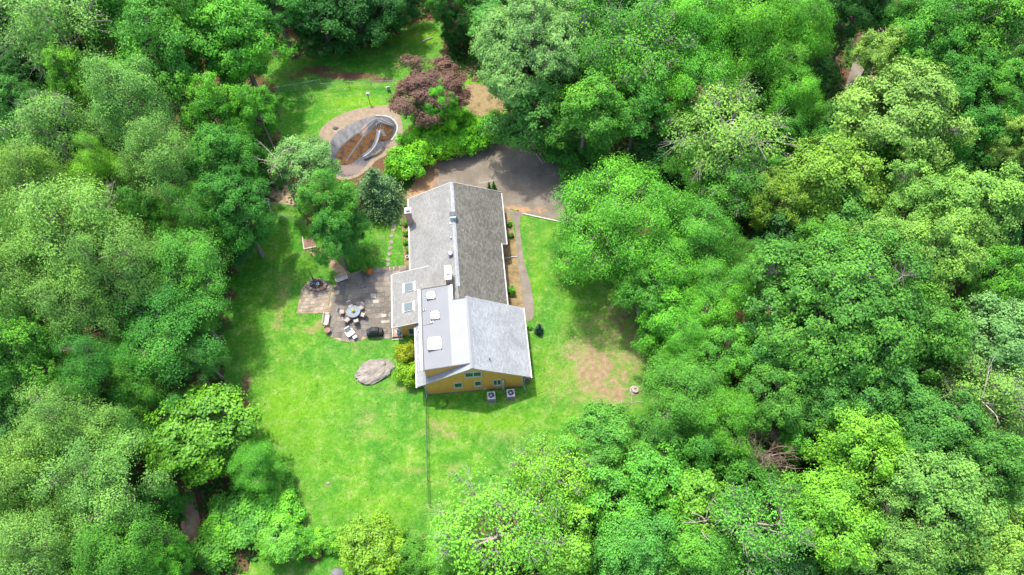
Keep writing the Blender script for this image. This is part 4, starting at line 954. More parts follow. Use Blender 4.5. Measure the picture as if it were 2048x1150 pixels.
def make_proto(kind, seed):
    k = KIND[kind]; rng = np.random.default_rng(seed*97 + sum(map(ord, kind)))
    R, H, zc, rz = k['R'], k['H'], k['zc'], k['rz']; L, S, K = k['L'], k['S'], k['K']
    # lobes on a lumpy crown
    i = np.arange(L) + .5; z = 1 - (1-k['low'])*i/L; ph = i*2.39996 + rng.uniform(0, 6); q = np.sqrt(np.maximum(0, 1-z*z))
    D = unit(np.stack([q*np.cos(ph), q*np.sin(ph), z], 1) + .22*rng.normal(size=(L, 3)))
    big = unit(rng.normal(size=(5, 3))*[1,1,.5]); lump = 1 + .22*np.max(np.clip(D@big.T, 0, 1)**4, axis=1) - .12
    rad = rng.uniform(.55, .92, L)*lump
    inner = rng.permutation(L)[:L//5]; D[inner, 2] = np.abs(D[inner, 2])*.8+.25; D[inner] = unit(D[inner]); rad[inner] *= .62
    ell = np.array([R, R, rz])
    lc = np.array([0, 0, zc]) + D*ell*rad[:, None]
    lr = k['lr']*R*rng.uniform(.65, 1.3, L)
    # sub-clumps over each lobe, more on the outer and upper side
    d2 = unit(rng.normal(size=(L, S, 3)).reshape(-1, 3)*1.0 + np.repeat(D, S, 0)*.55 + [0, 0, .45]).reshape(L, S, 3)
    sc = lc[:, None, :] + d2*(lr[:, None, None])*rng.uniform(.55, 1.05, (L, S, 1))*np.array([1, 1, k['flat']])
    sc = sc.reshape(-1, 3); sdir = unit(d2.reshape(-1, 3)*.7 + unit(sc - [0, 0, zc-1])*.5)
    if kind in ('locust', 'feather', 'biglocust'): sc[:, 2] -= .06*np.linalg.norm(sc[:, :2], axis=1)**1.3/ (R**.3)
    n = len(sc)*K
    off = rng.normal(size=(n, 3))*k['sr']*R*np.array([.62, .62, .40])
    P = np.repeat(sc, K, 0) + off
    N = unit(np.repeat(sdir, K, 0)*.75 + [0, 0, .28] + unit(off)*.35 + rng.normal(size=(n, 3))*.36)
    P[:, 2] = np.maximum(P[:, 2], .05)
    tint = np.clip(.36*np.repeat(rng.uniform(0, 1, L), S*K) + .38*np.repeat(rng.uniform(0, 1, L*S), K) + .26*rng.uniform(0, 1, n), 0, 1)
    crown = quad_mesh('crown', leaf_arrays(P, N, np.full(n, k['leaf']), rng, .62), 'leaf_waxy' if kind == 'waxy' else 'leaf', tint)
    # trunk, limbs, twigs
    segs = []; top = zc + rz*.55; r0 = .022*H if kind != 'bush' else .05
    sway = rng.normal(size=2)*.04*H; tp = [np.array([sway[0]*t_*t_, sway[1]*t_*t_, top*t_]) for t_ in (0, .15, .4, .65, .85, 1)]
    segs.append((tp, [r0*1.5, r0*1.05, r0*.85, r0*.6, r0*.35, r0*.12]))
    for j in range(L):
        hz = np.clip(lc[j, 2] - .55*np.linalg.norm(lc[j, :2]) - .5, .25*zc, top*.95); t_ = hz/top
        a = np.array([sway[0]*t_*t_, sway[1]*t_*t_, hz]); m = a*.45 + lc[j]*.55 + [0, 0, -.08*np.linalg.norm(lc[j]-a)] + rng.normal(size=3)*.05*R
        rl = r0*rng.uniform(.22, .42)
        segs.append(([a, m, lc[j]], [rl, rl*.6, rl*.3]))
        for s_ in range(0, S, 1):
            segs.append(([lc[j]*.75+m*.25, sc[j*S+s_]], [rl*.28, rl*.08]))
    if kind == 'sparse':                              # bare twigs standing clear of the leaves
        for j in range(L):
            for _ in range(5):
                d = unit((D[j]+rng.normal(size=3)*.45+[0,0,.25])[None])[0]; e = lc[j] + d*lr[j]*rng.uniform(1.0, 1.5); mm = lc[j] + d*lr[j]*.6 + rng.normal(size=3)*.12*lr[j]
                segs.append(([lc[j], mm, e], [.045, .03, .012]))
                for _k in range(2): segs.append(([mm, mm + (e-mm)*.7 + rng.normal(size=3)*.22*lr[j]], [.025, .01]))
    PROTO[(kind, seed)] = (crown, tubes_mesh('trunk', segs), k)
for kd, k in KIND.items():
    for s_ in range(k['n']): make_proto(kd, s_)

COL = dict(lime=(.130,.37,.022), bright=(.090,.34,.018), green=(.078,.275,.022), rich=(.050,.215,.021), sage=(.130,.305,.048), pale=(.155,.34,.046),
           teal=(.074,.25,.036), blue=(.135,.31,.078), dark=(.026,.115,.018), olive=(.150,.30,.026), purple=(.165,.088,.062), gold=(.165,.37,.012), amber=(.27,.34,.010),
           cream=(.195,.36,.052), oak=(.085,.255,.026), bluedark=(.042,.15,.030), mint=(.082,.30,.032), hedge=(.130,.44,.010), freshlime=(.085,.27,.006))
BARK = dict(grey=(.24,.20,.16), pale=(.33,.29,.245), dark=(.10,.075,.055))
_cnt = {}; TREES = []; trng = random.Random(2024)
def tree(px, py, rpx, h, kind, col, label, name='tree', bark='grey', group=None, cat='tree', base=None, R=None, tilt=None, zs=1.0):
    k = KIND[kind]; zc = k['zc']*h/k['H']
    zs_ = min(zc + .2*k['rz']*h/k['H'], h)           # the picture shows the upper crown
    c = G(px, py, zs_) if base is None else Vector((base[0], base[1], zs_))
    if R is None: R = rpx*depth_of(c)/FPX
    i = _cnt.get(kind, 0); _cnt[kind] = i+1
    crown, trunk, _ = PROTO[(kind, i % k['n'])]
    o = thing(name, label, cat, (c.x, c.y, 0), trng.uniform(0, 6.28), group)
    sxy = R/k['R']/1.02; o.scale = (sxy*trng.uniform(.93, 1.07), sxy*trng.uniform(.93, 1.07), h/k['H']*zs)
    if tilt: o.rotation_euler = (tilt[0], tilt[1], o.rotation_euler[2])
    cc = COL[col] if isinstance(col, str) else col; f = trng.uniform(1.06, 1.26); g = trng.uniform(.95, 1.12)
    a = put('crown', crown, o, None, (cc[0]*f*g, cc[1]*f, cc[2]*f/g)); b = put('trunk', trunk, o, None, BARK[bark])
    TREES.append((c.x, c.y, R, h)); return o
T_WOOD = 'trees of the surrounding wood'
TL = [ # px, py, radius px, height m, kind, colour, label
 (95,45,95,19,'sparse','sage','tall olive-grey tree with bare leaning limbs in the top left corner'),
 (200,25,62,16,'maple','rich','dark green tree behind the olive-grey one in the top left corner'),
 (55,140,62,11,'oak','dark','low dark tree under the olive-grey tree at the left edge'),
 (15,70,50,13,'maple','dark','dark tree at the left edge below the top corner'),
 (20,215,62,14,'maple','teal','bluish green tree at the left edge above the twiggy grey tree'),
 (310,95,98,18,'maple','green','large rounded maple in the upper left wood'),
 (462,60,92,15,'maple','bright','bright green maple nearest the top left of the pool lawn'),
 (395,15,70,18,'maple','green','green maple cut by the top edge left of the pool lawn'),
 (470,125,58,10,'maple','green','green maple overhanging the left corner of the pool lawn'),
 (548,0,66,12,'oak','rich','dark green tree at the top edge above the pool lawn'),
 (640,28,76,9.5,'dense','dark','very dark tree behind the brown leaf litter of the pool lawn, left'),
 (715,20,72,9.5,'dense','dark','very dark tree behind the pool lawn, middle of the dark row'),
 (785,-8,60,9.5,'dense','dark','very dark tree at the top edge left of the bright grass tongue'),
 (885,-15,45,11,'oak','rich','dark tree at the top edge over the bright grass tongue'),
 (912,50,32,7,'dense','dark','small dark tree between the bright grass tongue and the silvery oak'),
 (150,165,52,15,'maple','lime','yellow-green tree amid the grey-green crowns of the upper left'),
 (255,200,92,19,'feather','sage','feathery grey-green tree in the middle of the upper left wood'),
 (95,255,85,15,'sparse','sage','twiggy thin grey tree left of the feathery trees'),
 (420,215,62,12,'maple','bright','bright green round tree left of the pale-trunked sapling'),
 (510,215,48,11,'maple','bright','bright small tree with forked pale trunk at the pool lawn edge'),
 (430,320,78,14,'maple','rich','rich green tree beside the lower edge of the pool lawn'),
 (195,335,58,15,'feather','lime','yellowish feathery tree between the grey-green crowns at left'),
 (315,315,90,18,'feather','sage','thin tree with a long bare trunk left of the rich green maples'),
 (55,365,92,18,'feather','pale','pale silver-green tree at the left edge, halfway up'),
 (490,300,46,9,'dense','rich','small dense tree between pool lawn and the greyish leaning tree'),
 (470,415,74,13,'maple','rich','broad rich green tree left of the bare path'),
 (385,420,60,14,'feather','green','fine-leaved tree left of the broad rich green one'),
 (290,425,46,13,'maple','mint','mint green tree among the left wood crowns'),
 (130,470,130,20,'feather','pale','huge pale feathery tree in the left wood'),
 (30,560,98,18,'feather','pale','pale feathery tree cut by the left edge at middle height'),
 (235,520,92,18,'feather','sage','grey-green feathery tree right of the huge pale one'),
 (360,535,92,13.5,'feather','green','light-topped green tree reaching toward the left lawn'),
 (458,476,52,7,'dense','bluedark','low dark bluish tree at the shaded left lawn edge'),
 (150,615,82,16,'feather','sage','sage tree below the huge pale one'),
 (320,655,106,12,'feather','rich','wide dark green tree along the middle of the left lawn edge'),
 (390,625,56,9,'feather','green','green tree overhanging the shaded strip of the left lawn'),
 (402,712,48,8,'feather','teal','bluish green tree above the bright yellow-green one'),
 (55,710,84,15,'maple','green','green tree at the left edge above the lower left corner'),
 (180,740,78,14,'feather','rich','rich green tree in shade left of the wide dark one'),
 (265,760,60,11,'feather','green','mid-size green tree left of the bright yellow-green one'),
 (396,868,108,9.5,'waxy','freshlime','bright yellow-green dense tree at the lower left lawn edge'),
 (507,922,56,7,'feather','bright','small thin-trunked tree at the lower left lawn edge'),
 (110,860,98,16,'feather','sage','soft grey-green tree in the lower left wood, upper one'),
 (225,870,60,11,'feather','teal','small bluish tree beside the bare brown gap at lower left'),
 (30,960,92,16,'feather','pale','soft pale tree cut by the left edge in the lower left corner'),
 (195,975,112,16,'feather','sage','big soft grey-green tree in the lower left wood'),
 (70,1090,100,16,'feather','sage','soft tree at the bottom left corner'),
 (235,1105,95,14,'feather','green','soft green tree at the bottom edge, left part'),
 (322,1000,42,8,'dense','rich','small dark tree left of the bare brown gap'),
 (320,1120,50,9,'maple','bright','fresh green small tree at the bottom edge by the brown gap'),
 (560,1085,46,4.5,'waxy','bright','vine-covered bright tree at the left end of the hedge'),
 (738,1098,70,7.5,'waxy','gold','yellow-tipped dense tree at the bottom edge below the lawn'),
 (835,1110,52,6,'dense','green','green small tree right of the yellow-tipped one at the bottom'),
 (985,1065,125,14,'sparse','lime','wide pale lime tree with white twigs at the bottom middle'),
 (1100,960,88,12,'sparse','lime','pale lime tree leaning over the lower right lawn'),
 (900,1110,60,10,'feather','lime','lime feathery tree at the bottom edge left of the white twigs'),
 (1205,880,88,10,'oak','mint','tree with whitish blossom-like tips at the lower right lawn edge'),
 (1210,990,80,10,'waxy','bright','yellow-green glossy tree below the white-tipped tree'),
 (1310,960,72,10,'waxy','bright','glossy bright tree right of and below the white-tipped tree'),
 (1120,1090,80,11,'waxy','lime','yellow-green glossy tree at the bottom edge right of the white twigs'),
 (1280,1090,88,12,'maple','mint','soft green tree at the bottom edge, right of centre'),
 (1400,1010,70,11,'waxy','lime','yellowish tree below the dead brown crown'),
 (1390,1110,80,12,'maple','green','green tree at the bottom edge below the yellowish one'),
 (1320,865,58,8,'dense','teal','dim low tree right of the white-tipped tree'),
 (1375,775,96,12,'feather','green','feathery light tree at the right edge of the bare lawn'),
 (1455,830,76,12,'feather','bright','fresh feathery tree right of the bare lawn'),
 (1410,905,66,10,'dense','rich','dark green tree left of the dead brown crown'),
 (1330,650,62,10,'dense','bright','bright tree at the right lawn edge, beside the shaded dirt'),
 (1300,560,70,10,'maple','green','green tree behind the shaded dirt of the right lawn'),
 (1590,885,40,9,'waxy','bright','small vivid tree right of the dead brown crown'),
 (1720,895,98,14,'dome','lime','smooth pale yellow-green crown at lower right, upper of the pair'),
 (1670,1035,104,14,'dome','lime','smooth pale yellow-green crown at lower right, lower of the pair'),
 (1510,1060,98,13,'sparse','mint','green tree with bare twigs on top at the bottom right'),
 (1610,1000,60,11,'maple','mint','small green tree left of the smooth yellow-green pair'),
 (1560,790,80,13,'oak','oak','dense oak above the dead brown crown'),
 (1650,790,78,13,'oak','teal','bluish dense oak above the smooth yellow-green pair'),
 (1760,770,88,14,'oak','teal','bluish dense oak in the lower right wood, middle'),
 (1870,850,98,15,'oak','teal','bluish oak right of the smooth yellow-green pair'),
 (1890,1000,118,16,'oak','sage','wide pale oak in the lower right corner region'),
 (1800,1090,90,14,'oak','sage','pale oak at the bottom edge right of the smooth pair'),
 (2000,1090,96,16,'oak','pale','pale oak in the bottom right corner'),
 (1985,930,76,15,'oak','teal','oak at the right edge above the bottom corner'),
 (1990,800,90,15,'sparse','sage','tree with forked bare limb at the right edge, lower half'),
 (1440,1140,60,9,'oak','rich','dark green tree at the very bottom edge, right half'),
 (1245,415,158,15,'biglocust','bright','huge spreading light green tree right of the driveway'),
 (1330,520,80,12,'locust','bright','light green tree just below the huge spreading one'),
 (1400,470,84,13,'locust','green','fine-leaved tree right of the huge spreading one'),
 (1150,480,50,8,'locust','mint','drooping light branch tree over the walkway lawn'),
 (1440,590,84,13,'feather','bright','bright feathery tree left of the giant oak'),
 (1380,680,62,11,'feather','bright','bright feathery tree right of the shaded dirt'),
 (1465,700,70,12,'oak','green','tree between the bright feathery trees and the giant oak'),
 (1700,620,205,19,'bigoak','oak','giant broad oak filling the middle right'),
 (1560,560,84,14,'oak','oak','oak joined to the left side of the giant oak'),
 (1850,660,90,16,'oak','oak','oak joined to the right side of the giant oak'),
 (1560,690,80,13,'oak','teal','bluish oak below left of the giant oak'),
 (1650,502,70,12,'oak','green','oak above the giant oak, left'),
 (1775,497,76,14,'oak','pale','pale oak above the giant oak, middle'),
 (1880,500,96,17,'oak','pale','pale oak above the giant oak, right'),
 (1960,410,100,17,'oak','pale','pale green tree at the right edge, upper middle'),
 (1850,400,76,15,'oak','pale','pale tree right of the olive domes'),
 (2010,560,72,16,'oak','green','green tree at the right edge at middle height'),
 (1990,670,88,15,'oak','blue','silvery bluish oak at the right edge beside the giant oak'),
 (1655,352,108,14,'dome','olive','smooth olive dome-shaped tree, larger of the two'),
 (1560,402,66,12,'dome','olive','smooth olive dome-shaped tree, smaller one at left'),
 (1815,215,118,17,'oak','cream','tall tree with cream yellow tips beside the wood road'),
 (1760,105,52,14,'oak','cream','smaller cream-tipped tree at the top of the wood road'),
 (1450,255,108,15,'sparse','pale','pale tree with white twigs right of the huge spreading tree'),
 (1590,190,62,13,'locust','bright','yellow-green tree left of the wood road'),
 (1470,370,72,11,'sparse','green','twiggy green tree left of the smaller olive dome'),
 (1395,340,58,10,'locust','green','small green tree above the huge spreading one'),
 (1050,85,132,18,'bigoak','blue','big silvery blue-green oak behind the driveway'),
 (1072,208,90,12,'dense','teal','blue-green tree leaning over the back of the driveway'),
 (1175,215,88,14,'maple','green','green tree right of the one leaning over the driveway'),
 (1190,90,84,17,'sparse','green','twiggy green tree right of the silvery oak'),
 (1290,90,98,18,'sparse','green','twiggy grey-topped tree at the top, right of centre'),
 (1280,205,72,13,'maple','green','green tree above the huge spreading one, right'),
 (1390,60,90,18,'locust','bright','bright fine-leaved tree at the top edge, right of centre'),
 (1390,165,84,15,'locust','bright','bright fine-leaved tree below its neighbour at the top edge'),
 (1500,60,92,18,'locust','bright','broad fresh green tree at the top edge left of the wood road'),
 (1600,55,76,17,'locust','bright','fresh green tree at the top edge nearest the wood road'),
 (1560,140,64,14,'locust','green','fresh green tree left of the yellow-green one'),
 (1720,15,62,15,'oak','dark','dark tree at the top edge over the wood road'),
 (1790,40,64,14,'oak','rich','dark green tree at the top edge right of the wood road'),
 (1870,60,80,17,'maple','green','green tree at the top right, left of three'),
 (1960,60,84,17,'maple','green','green tree at the top right, middle of three'),
 (2030,40,70,17,'sparse','sage','greyish tree in the top right corner'),
 (1930,160,76,15,'oak','rich','rich dark tree right of the cream-tipped tree'),
 (2020,170,66,16,'oak','green','green tree at the right edge below the top corner'),
 (1960,255,72,14,'oak','rich','dark green tree right of and below the cream-tipped tree'),
 (2030,275,56,15,'oak','cream','cream-tipped tree at the right edge in the upper part'),
 (1880,330,54,10,'maple','rich','dark teal low tree between cream-tipped tree and pale trees'),
 (1775,320,40,8,'oak','rich','shaded tree between the olive dome and the cream-tipped tree'),
 (1690,240,46,7,'dense','teal','low bluish tree beside the wood road'),
]
for px, py, r, h, kd, col, lb in TL: tree(px, py, r, h, kd, col, lb, name='tree', group=T_WOOD, bark='pale' if kd == 'sparse' else 'grey')
# the trees around the house
tree(862,176,78,9.5,'oak','purple','round purple-leaved tree behind the pool', name='purple_tree', bark='dark')
vn = tree(878,198,40,9.6,'oak','bright','green vine crown poking up through the middle of the purple tree', bark='dark')
tree(902,222,42,6.8,'dense','hedge','green vine-covered tree in front of the purple one, right side', bark='dark')
tree(850,228,38,5.5,'dense','hedge','green vine-covered tree in front of the purple one, left side', bark='dark')
tree(606,322,66,10,'oak','blue','greyish green tree with bare limbs leaning over the near end of the pool', bark='pale')
tree(652,400,58,12,'maple','green','tall green tree in front of the pool, upper crown by the bare path', bark='grey')
tree(664,466,52,10,'maple','rich','dark green tree in the side lawn next to the dirt path', bark='grey')
tree(702,450,34,7.5,'maple','rich','low dark tree between the side lawn tree and the spruce')
tree(722,516,22,2.6,'bush','green','round green shrub at the back corner of the patio', name='shrub', cat='shrub')
tree(613,532,22,4.2,'sparse','lime','small crooked tree beside the stone planter', bark='dark')
HEDGE = [(842,306,28,'bright hedge shrub on the inside of the driveway bend'),(882,285,30,'bright hedge shrub close to the driveway kerb, below the purple tree'),(926,272,30,'bright hedge shrub close to the driveway kerb, right of the purple tree'),(968,262,26,'bright hedge shrub at the far end of the driveway kerb'),(792,326,27,'left end of the bright hedge beside the pool slide'),(820,322,34,'bright hedge shrub beside the curve of the driveway'),(826,284,31,'bright hedge shrub between slide and purple tree'),(858,280,38,'bright hedge shrub in front of the purple tree'),(905,268,36,'bright hedge shrub at the back edge of the driveway'),(950,258,36,'bright hedge shrub at the back of the driveway beside the blue-green tree'),(985,248,26,'small bright hedge shrub under the blue-green tree')]
for x, y, r, l in HEDGE: tree(x, y, r, 3.6, 'bush', 'hedge', l, name='hedge_shrub', group='bright hedge around the driveway', cat='shrub')
for x, y, r, l in ((1130,302,40,'dark shrub beside the ladder on the driveway edge'),(1180,300,40,'dark shrub further right of the driveway edge'),(1150,340,30,'dark low shrub under the huge spreading tree')):
    tree(x, y, r, 3.4, 'bush', 'rich', l, name='shrub', cat='shrub', group='dark shrubs right of the driveway')
for x, y, r, h, col, l in ((812,704,22,2.6,'amber','upper golden shrub against the left wall of the house'),(818,748,24,2.4,'gold','lower golden-green shrub at the front left corner of the house'),(1022,580,9,1.1,'lime','small round yellow-green shrub in the bed right of the house'),
                     (812,446,6,.7,'lime','small shrub at the left house wall, nearest the chimney'),(811,466,6,.7,'lime','second small shrub along the left house wall from the chimney'),(811,483,6,.7,'lime','third small shrub along the left house wall from the chimney'),(816,498,6,.7,'lime','fourth small shrub along the left house wall from the chimney'),
                     (885,806,7,.6,'lime','little weed clump in the shade of the gable'),(1019,448,5,.6,'rich','small dark shrub at the right house wall near the drive'),(1022,470,5,.6,'rich','small dark shrub at the right wall beside the roof step'),
                     (1060,655,5,.4,'green','low plant at the end of the walkway')):
    tree(x, y, r, h, 'bush', col, l, name='shrub', cat='shrub', group='shrubs planted around the house')
BR = [(470,1010,48,'upper left'),(530,1000,46,'upper middle'),(565,1030,40,'right'),(500,1050,48,'middle'),(440,1060,40,'left'),(555,965,32,'topmost'),(420,1105,40,'lowest left'),(610,1082,26,'hedge end')]
for x, y, r, w in BR: tree(x, y, r, 2.2, 'bush', trng.choice(['bright','green','mint']), f'low leafy bush in the brush at lower left, {w} one', name='bush', cat='bush', group='bushes in the lower left brush')
for x, y, r, w in ((640,1083,24,'left'),(668,1078,24,'middle'),(690,1080,22,'right')): tree(x, y, r, 1.9, 'bush', 'lime', f'{w} of three yellow-green vine hedge shrubs between big lawn and lower lawn', name='hedge_shrub', cat='shrub', group='vine hedge at the bottom of the lawn')

# blue spruce, small conifers: whorled boughs
def conifer(name, px, py, h, r, col, label, seed, dens=1.0, needle=.12, group=None, dx=0):
    rng = np.random.default_rng(seed); p = G(px, py); o = thing(name, label, 'conifer', (p.x, p.y, 0), 0, group)
    segs = [([(0,0,0),(0,0,h*.6),(0,0,h)], [.035*h*.6+.02,.02*h*.6+.01,.01])]; P, N = [], []
    z = .04*h
    while z < h*.97:
        f = (1-z/h); n = max(4, int(11*f**.5)); rr_ = r*f**.8
        for k in range(n):
            a = rng.uniform(0, 6.28); L_ = rr_*rng.uniform(.75, 1.1); d = np.array([math.cos(a), math.sin(a), 0])
            e = np.array([0,0,z]) + d*L_ + [0,0,-.12*L_ + .06*h*rng.uniform(-.2,.4)]
            segs.append(([np.array([0,0,z]), e], [.02*h*.3*f+.006,.004]))
            m = int(dens*60*max(L_, .12)/max(r,.1)*1.0) + 6
            t_ = rng.uniform(.15, 1.03, m)[:, None]; q = np.array([0,0,z]) + (e-np.array([0,0,z]))*t_ + rng.normal(size=(m, 3))*[.16*L_, .16*L_, .05*L_]
            P.append(q); N.append(unit(rng.normal(size=(m, 3))*.5 + d*.3 + [0,0,.7]))
        z += .055*h*rng.uniform(.8, 1.2)
    P = np.concatenate(P); N = np.concatenate(N); P[:, 2] = np.maximum(P[:, 2], .03)
    me = quad_mesh('foliage', leaf_arrays(P, N, np.full(len(P), needle), rng, .4), 'leaf', rng.uniform(0, 1, len(P)))
    put('foliage', me, o, None, COL[col] if isinstance(col, str) else col); put('trunk', tubes_mesh('trunk', segs), o, None, BARK['dark'])
conifer('spruce', 760, 412, 6.8, 3.4, (.13,.26,.095), 'blue-grey spruce between the pool and the stepping stones', 3, 2.6, .26)
conifer('small_conifer', 1077.5, 664, 1.9, .5, (.045,.13,.075), 'small blue-green conifer standing alone on the right lawn', 4, 1.0, .1)
conifer('cone_evergreen', 979, 388, 2.3, .45, (.045,.16,.016), 'left of two cone evergreens behind the roof at the driveway', 5, 1.0, .09, 'cone evergreens by the driveway')
conifer('cone_evergreen', 988, 388, 2.5, .48, (.045,.16,.016), 'right of two cone evergreens behind the roof at the driveway', 6, 1.0, .09, 'cone evergreens by the driveway')
# dead crown: a ball of bare brown limbs
def dead_tree():
    rng = np.random.default_rng(12); h = 9.0; c = G(1520, 910, 7.2); o = thing('dead_tree', 'dead leafless tree with a ball of brown branches at lower right', 'tree', (c.x, c.y, 0))
    segs = [([(0,0,0),(.1,0,2.5),(.1,.1,4.6)], [.22,.17,.13])]
    for k in range(16):
        a = k*2.4; el = rng.uniform(.35, 1.4); d = np.array([math.cos(a)*math.cos(el), math.sin(a)*math.cos(el), math.sin(el)])
        b0 = np.array([.1,.1,rng.uniform(3.2, 4.7)]); m = b0 + d*1.3 + rng.normal(size=3)*.15; e = b0 + d*2.7 + [0,0,.5]
        segs.append(([b0, m, e], [.085,.06,.025]))
        for _ in range(9):
            t_ = rng.uniform(.25, 1); s0 = m + (e-m)*t_; e2 = s0 + unit((d + rng.normal(size=3)*.8)[None])[0]*rng.uniform(.6, 1.4)
            segs.append(([s0, (s0+e2)/2 + rng.normal(size=3)*.1, e2], [.035,.025,.01]))
            for _k in range(3): segs.append(([(s0+e2)/2, (s0+e2)/2 + rng.normal(size=3)*.45], [.018,.008]))
    put('branches', tubes_mesh('branches', segs[1:]), o, None, (.27,.20,.145)); put('trunk', tubes_mesh('trunk', segs[:1], 8), o, None, (.30,.2,.13))
dead_tree(); bpy.data.objects['dead_tree'].scale = (1.0, 1.0, 1.15)
def snag(px, py, h, label, seed, spread, col=(.42,.36,.30)):       # bare grey limbs standing above the leaves
    rng = np.random.default_rng(seed); c = G(px, py, h*.85); o = thing('bare_tree', label, 'tree', (c.x, c.y, 0)); segs = [([(0,0,0),(.2,.1,h*.5),(.1,.2,h*.75)], [.16,.12,.08])]; br = []
    for k in range(9):
        a = k*2.4+rng.uniform(0,.5); b0 = np.array([.1,.15,h*rng.uniform(.55,.75)]); d = np.array([math.cos(a), math.sin(a), rng.uniform(.5,1.3)]); d /= np.linalg.norm(d)
        m = b0 + d*spread*.5 + rng.normal(size=3)*.2; e = b0 + d*spread*rng.uniform(.9,1.2); br.append(([b0, m, e], [.07,.045,.015]))
        for _ in range(5):
            s0 = m + (e-m)*rng.uniform(0,1); e2 = s0 + (d + rng.normal(size=3)*.7)*spread*.3; br.append(([s0, (s0+e2)/2+rng.normal(size=3)*.08, e2], [.03,.02,.008]))
    put('branches', tubes_mesh('branches', br), o, None, col); put('trunk', tubes_mesh('trunk', segs, 8), o, None, col)
snag(545, 305, 11, 'bare pale limbs at the left of the pool surround', 1, 2.2); snag(1425, 1035, 12.5, 'bare white twigs rising between green crowns at the bottom right', 2, 2.2)
snag(1540, 305, 13, 'bare grey twigs left of the larger olive dome', 3, 2.4); snag(1990, 790, 15.5, 'bare forked limbs at the right edge of the lower wood', 4, 2.6)
snag(185, 395, 16, 'bare brown twigs among the pale crowns at left', 5, 2.2)

# ---------------------------------------------------------------- lower trees filling the wood, undergrowth
CLEAR = [[(p.x, p.y) for p in gp(smooth_loop(q, 3))] for q in LAWNS] + [surround, [(p.x, p.y) for p in gp(DRIVE_PX)],
         xy([(640,440),(560,360),(640,290),(780,210),(900,180),(1000,200),(1050,290),(1120,330),(1120,440),(800,430)]), xy([(1655,262),(1712,262),(1780,60),(1810,-20),(1755,-20),(1722,60)])]
CLEAR.append(xy([(360,985),(390,975),(405,1050),(395,1100),(360,1070)])); TA = np.array(TREES)
def free(P, margin):
    ok = np.ones(len(P), bool)
    for c in CLEAR: ok &= ~inside(P, c) & (edge_dist(P, c) > margin)
    return ok
rng = np.random.default_rng(77)
cand = np.column_stack([rng.uniform(-75, 75, 6000), rng.uniform(2, 95, 6000)]); cand = cand[np.abs(cand[:, 0]) < 44 + .34*cand[:, 1]]
cand = cand[free(cand, 4.2)]
acc = []; fill = 0
for p in cand:
    d = np.linalg.norm(TA[:, :2]-p, axis=1)
    if (d < np.maximum(2.8, TA[:, 2]*.88)).any(): continue
    if acc and (np.linalg.norm(np.array(acc)-p, axis=1) < 4.3).any(): continue
    acc.append(p); 
_ct = np.array([(t_[0], t_[1], t_[3]*.62, t_[2]*.9, t_[3]*.34) for t_ in TREES]); _cam = np.array([0, 0, CAMH])
def hidden(p, R, h):                                   # every sample of the crown lies behind a bigger crown
    for q in ([p[0], p[1], h*.98], [p[0]+R*.7, p[1], h*.7], [p[0]-R*.7, p[1], h*.7], [p[0], p[1]-R*.7, h*.7], [p[0], p[1]+R*.7, h*.8]):
        q = np.array(q); sc = 1/_ct[:, [3, 3, 4]]; a = (q - _ct[:, :3])*sc; d = (_cam - q)*sc
        tt = np.clip(-(a*d).sum(1)/(d*d).sum(1), 0, 1)
        if (np.linalg.norm(a + d*tt[:, None], axis=1) > .85).all(): return False
    return True
acc = [p for p in acc if not hidden(p, 3.2, 9)]
TONE = dict(dark='very dark', rich='deep green', green='mid green', bluedark='dark bluish', teal='blue-green')
def sector(p):
    zc = (p[1])*_cp + CAMH*_sp; x = 1024 + FPX*p[0]/zc; y = 575 - FPX*(p[1]*_sp - CAMH*_cp)/zc
    ver = 'upper' if y < 290 else 'lower' if y > 830 else 'middle'
    return ver + (' far left' if x < 230 else ' left' if x < 720 else ' central' if x < 1180 else ' right' if x < 1700 else ' far right')
for p in acc:
    h = trng.uniform(6, 10.5); _c = trng.choice(['dark','rich','rich','green','bluedark','teal'])
    tree(0, 0, 0, h, trng.choice(['dense','dense','maple','feather']), _c, f'low {TONE[_c]} tree filling a gap between taller crowns in the {sector(p)} wood', name='understory_tree', group='smaller trees between the tall crowns', base=p, R=trng.uniform(2.6, 4.0))
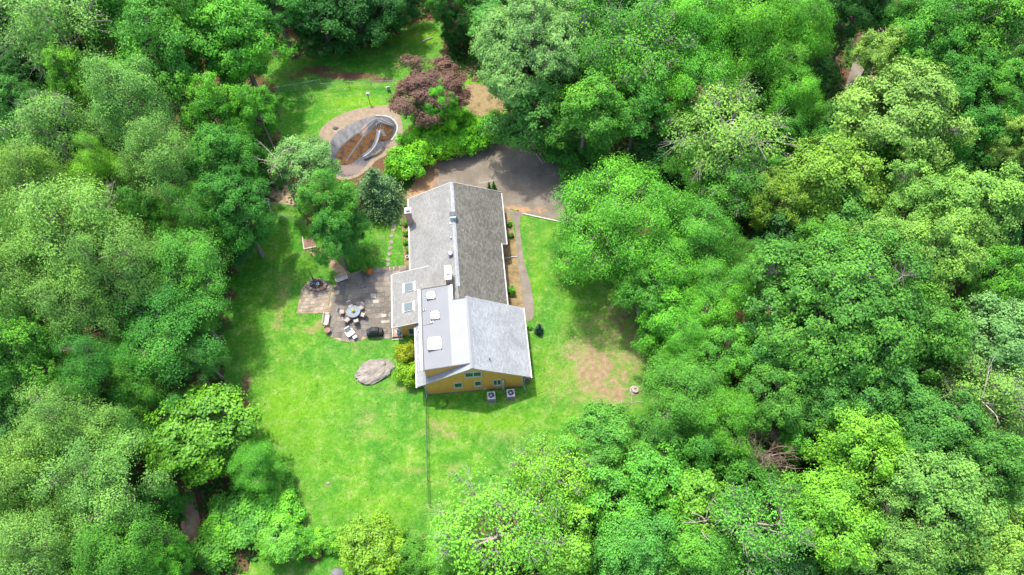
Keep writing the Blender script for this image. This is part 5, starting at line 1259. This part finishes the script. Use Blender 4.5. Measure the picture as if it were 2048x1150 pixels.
def undergrowth():
    rng = np.random.default_rng(5); P = np.column_stack([rng.uniform(-85, 85, 90000), rng.uniform(0, 105, 90000)])
    P = P[np.abs(P[:, 0]) < 46 + .4*P[:, 1]]; P = P[free(P, .25)]
    w = np.array([noise.noise(Vector((x*.22, y*.22, 5.0))) for x, y in P]); P = P[w > -.18]; w = w[w > -.18]
    K = 3; n = len(P)*K; hgt = np.repeat(.35 + 1.5*np.clip(w+.18, 0, .6), K)
    Q = np.column_stack([np.repeat(P, K, 0) + rng.normal(size=(n, 2))*.3, hgt*rng.uniform(.1, 1, n)])
    N = unit(rng.normal(size=(n, 3))*.5 + [0,0,.8])
    me = quad_mesh('undergrowth', leaf_arrays(Q, N, np.full(n, .42), rng, .7), 'leaf', rng.uniform(0, 1, n))
    o = put('undergrowth', me, None, None, (.03,.12,.02)); tag(o, 'low green undergrowth covering the floor of the wood', 'undergrowth', kind='stuff')
undergrowth()
def tufts():
    rng = np.random.default_rng(9); out = []
    for px_ in LAWNS:
        poly = [(p.x, p.y) for p in gp(smooth_loop(px_, 3))]; A = np.array(poly); lo, hi = A.min(0), A.max(0)
        n = int((hi-lo).prod()*16); P = rng.uniform(lo, hi, (n, 2)); P = P[inside(P, poly)]; P = P[edge_dist(P, poly) > .3]
        w = np.array([noise.noise(Vector((x*.5, y*.5, 2.0))) + .6*noise.noise(Vector((x*2.1, y*2.1, 4.0))) for x, y in P]); P = P[w > -.05]
        P = P[blobs(P, DRY) < .55]
        for c in (surround, POOL, CLEAR[4], xy(PATIO_PX), xy(TERR_PX), xy(WALK), xy([(998,424),(1046,424),(1068,640),(1000,650)])): P = P[~inside(P, c)]
        q = P - np.array(HO.xy); u = q@np.array(HU.xy); v = q@np.array(HV.xy)
        P = P[~((u > -3) & (u < 10) & (v > -.05) & (v < 22))]; out.append(P)
    P = np.concatenate(out); n = len(P); h = rng.uniform(.03, .09, n)
    N = unit(rng.normal(size=(n, 3))*.45 + [0, 0, .8])
    me = quad_mesh('grass_tufts', leaf_arrays(np.column_stack([P, .01 + h]), N, rng.uniform(.06, .14, n), rng, .6), 'leaf', rng.uniform(0, 1, n))
    o = put('grass_tufts', me, None, None, (.12,.28,.014)); tag(o, 'short uneven grass tufts all over the mowed lawns', 'grass', kind='stuff')
tufts()
print('trees', len(TREES), 'fill', len(acc), 'slabs', n1, n2, 'leaf quads', sum(len(c.polygons) for c, t, k in PROTO.values()))
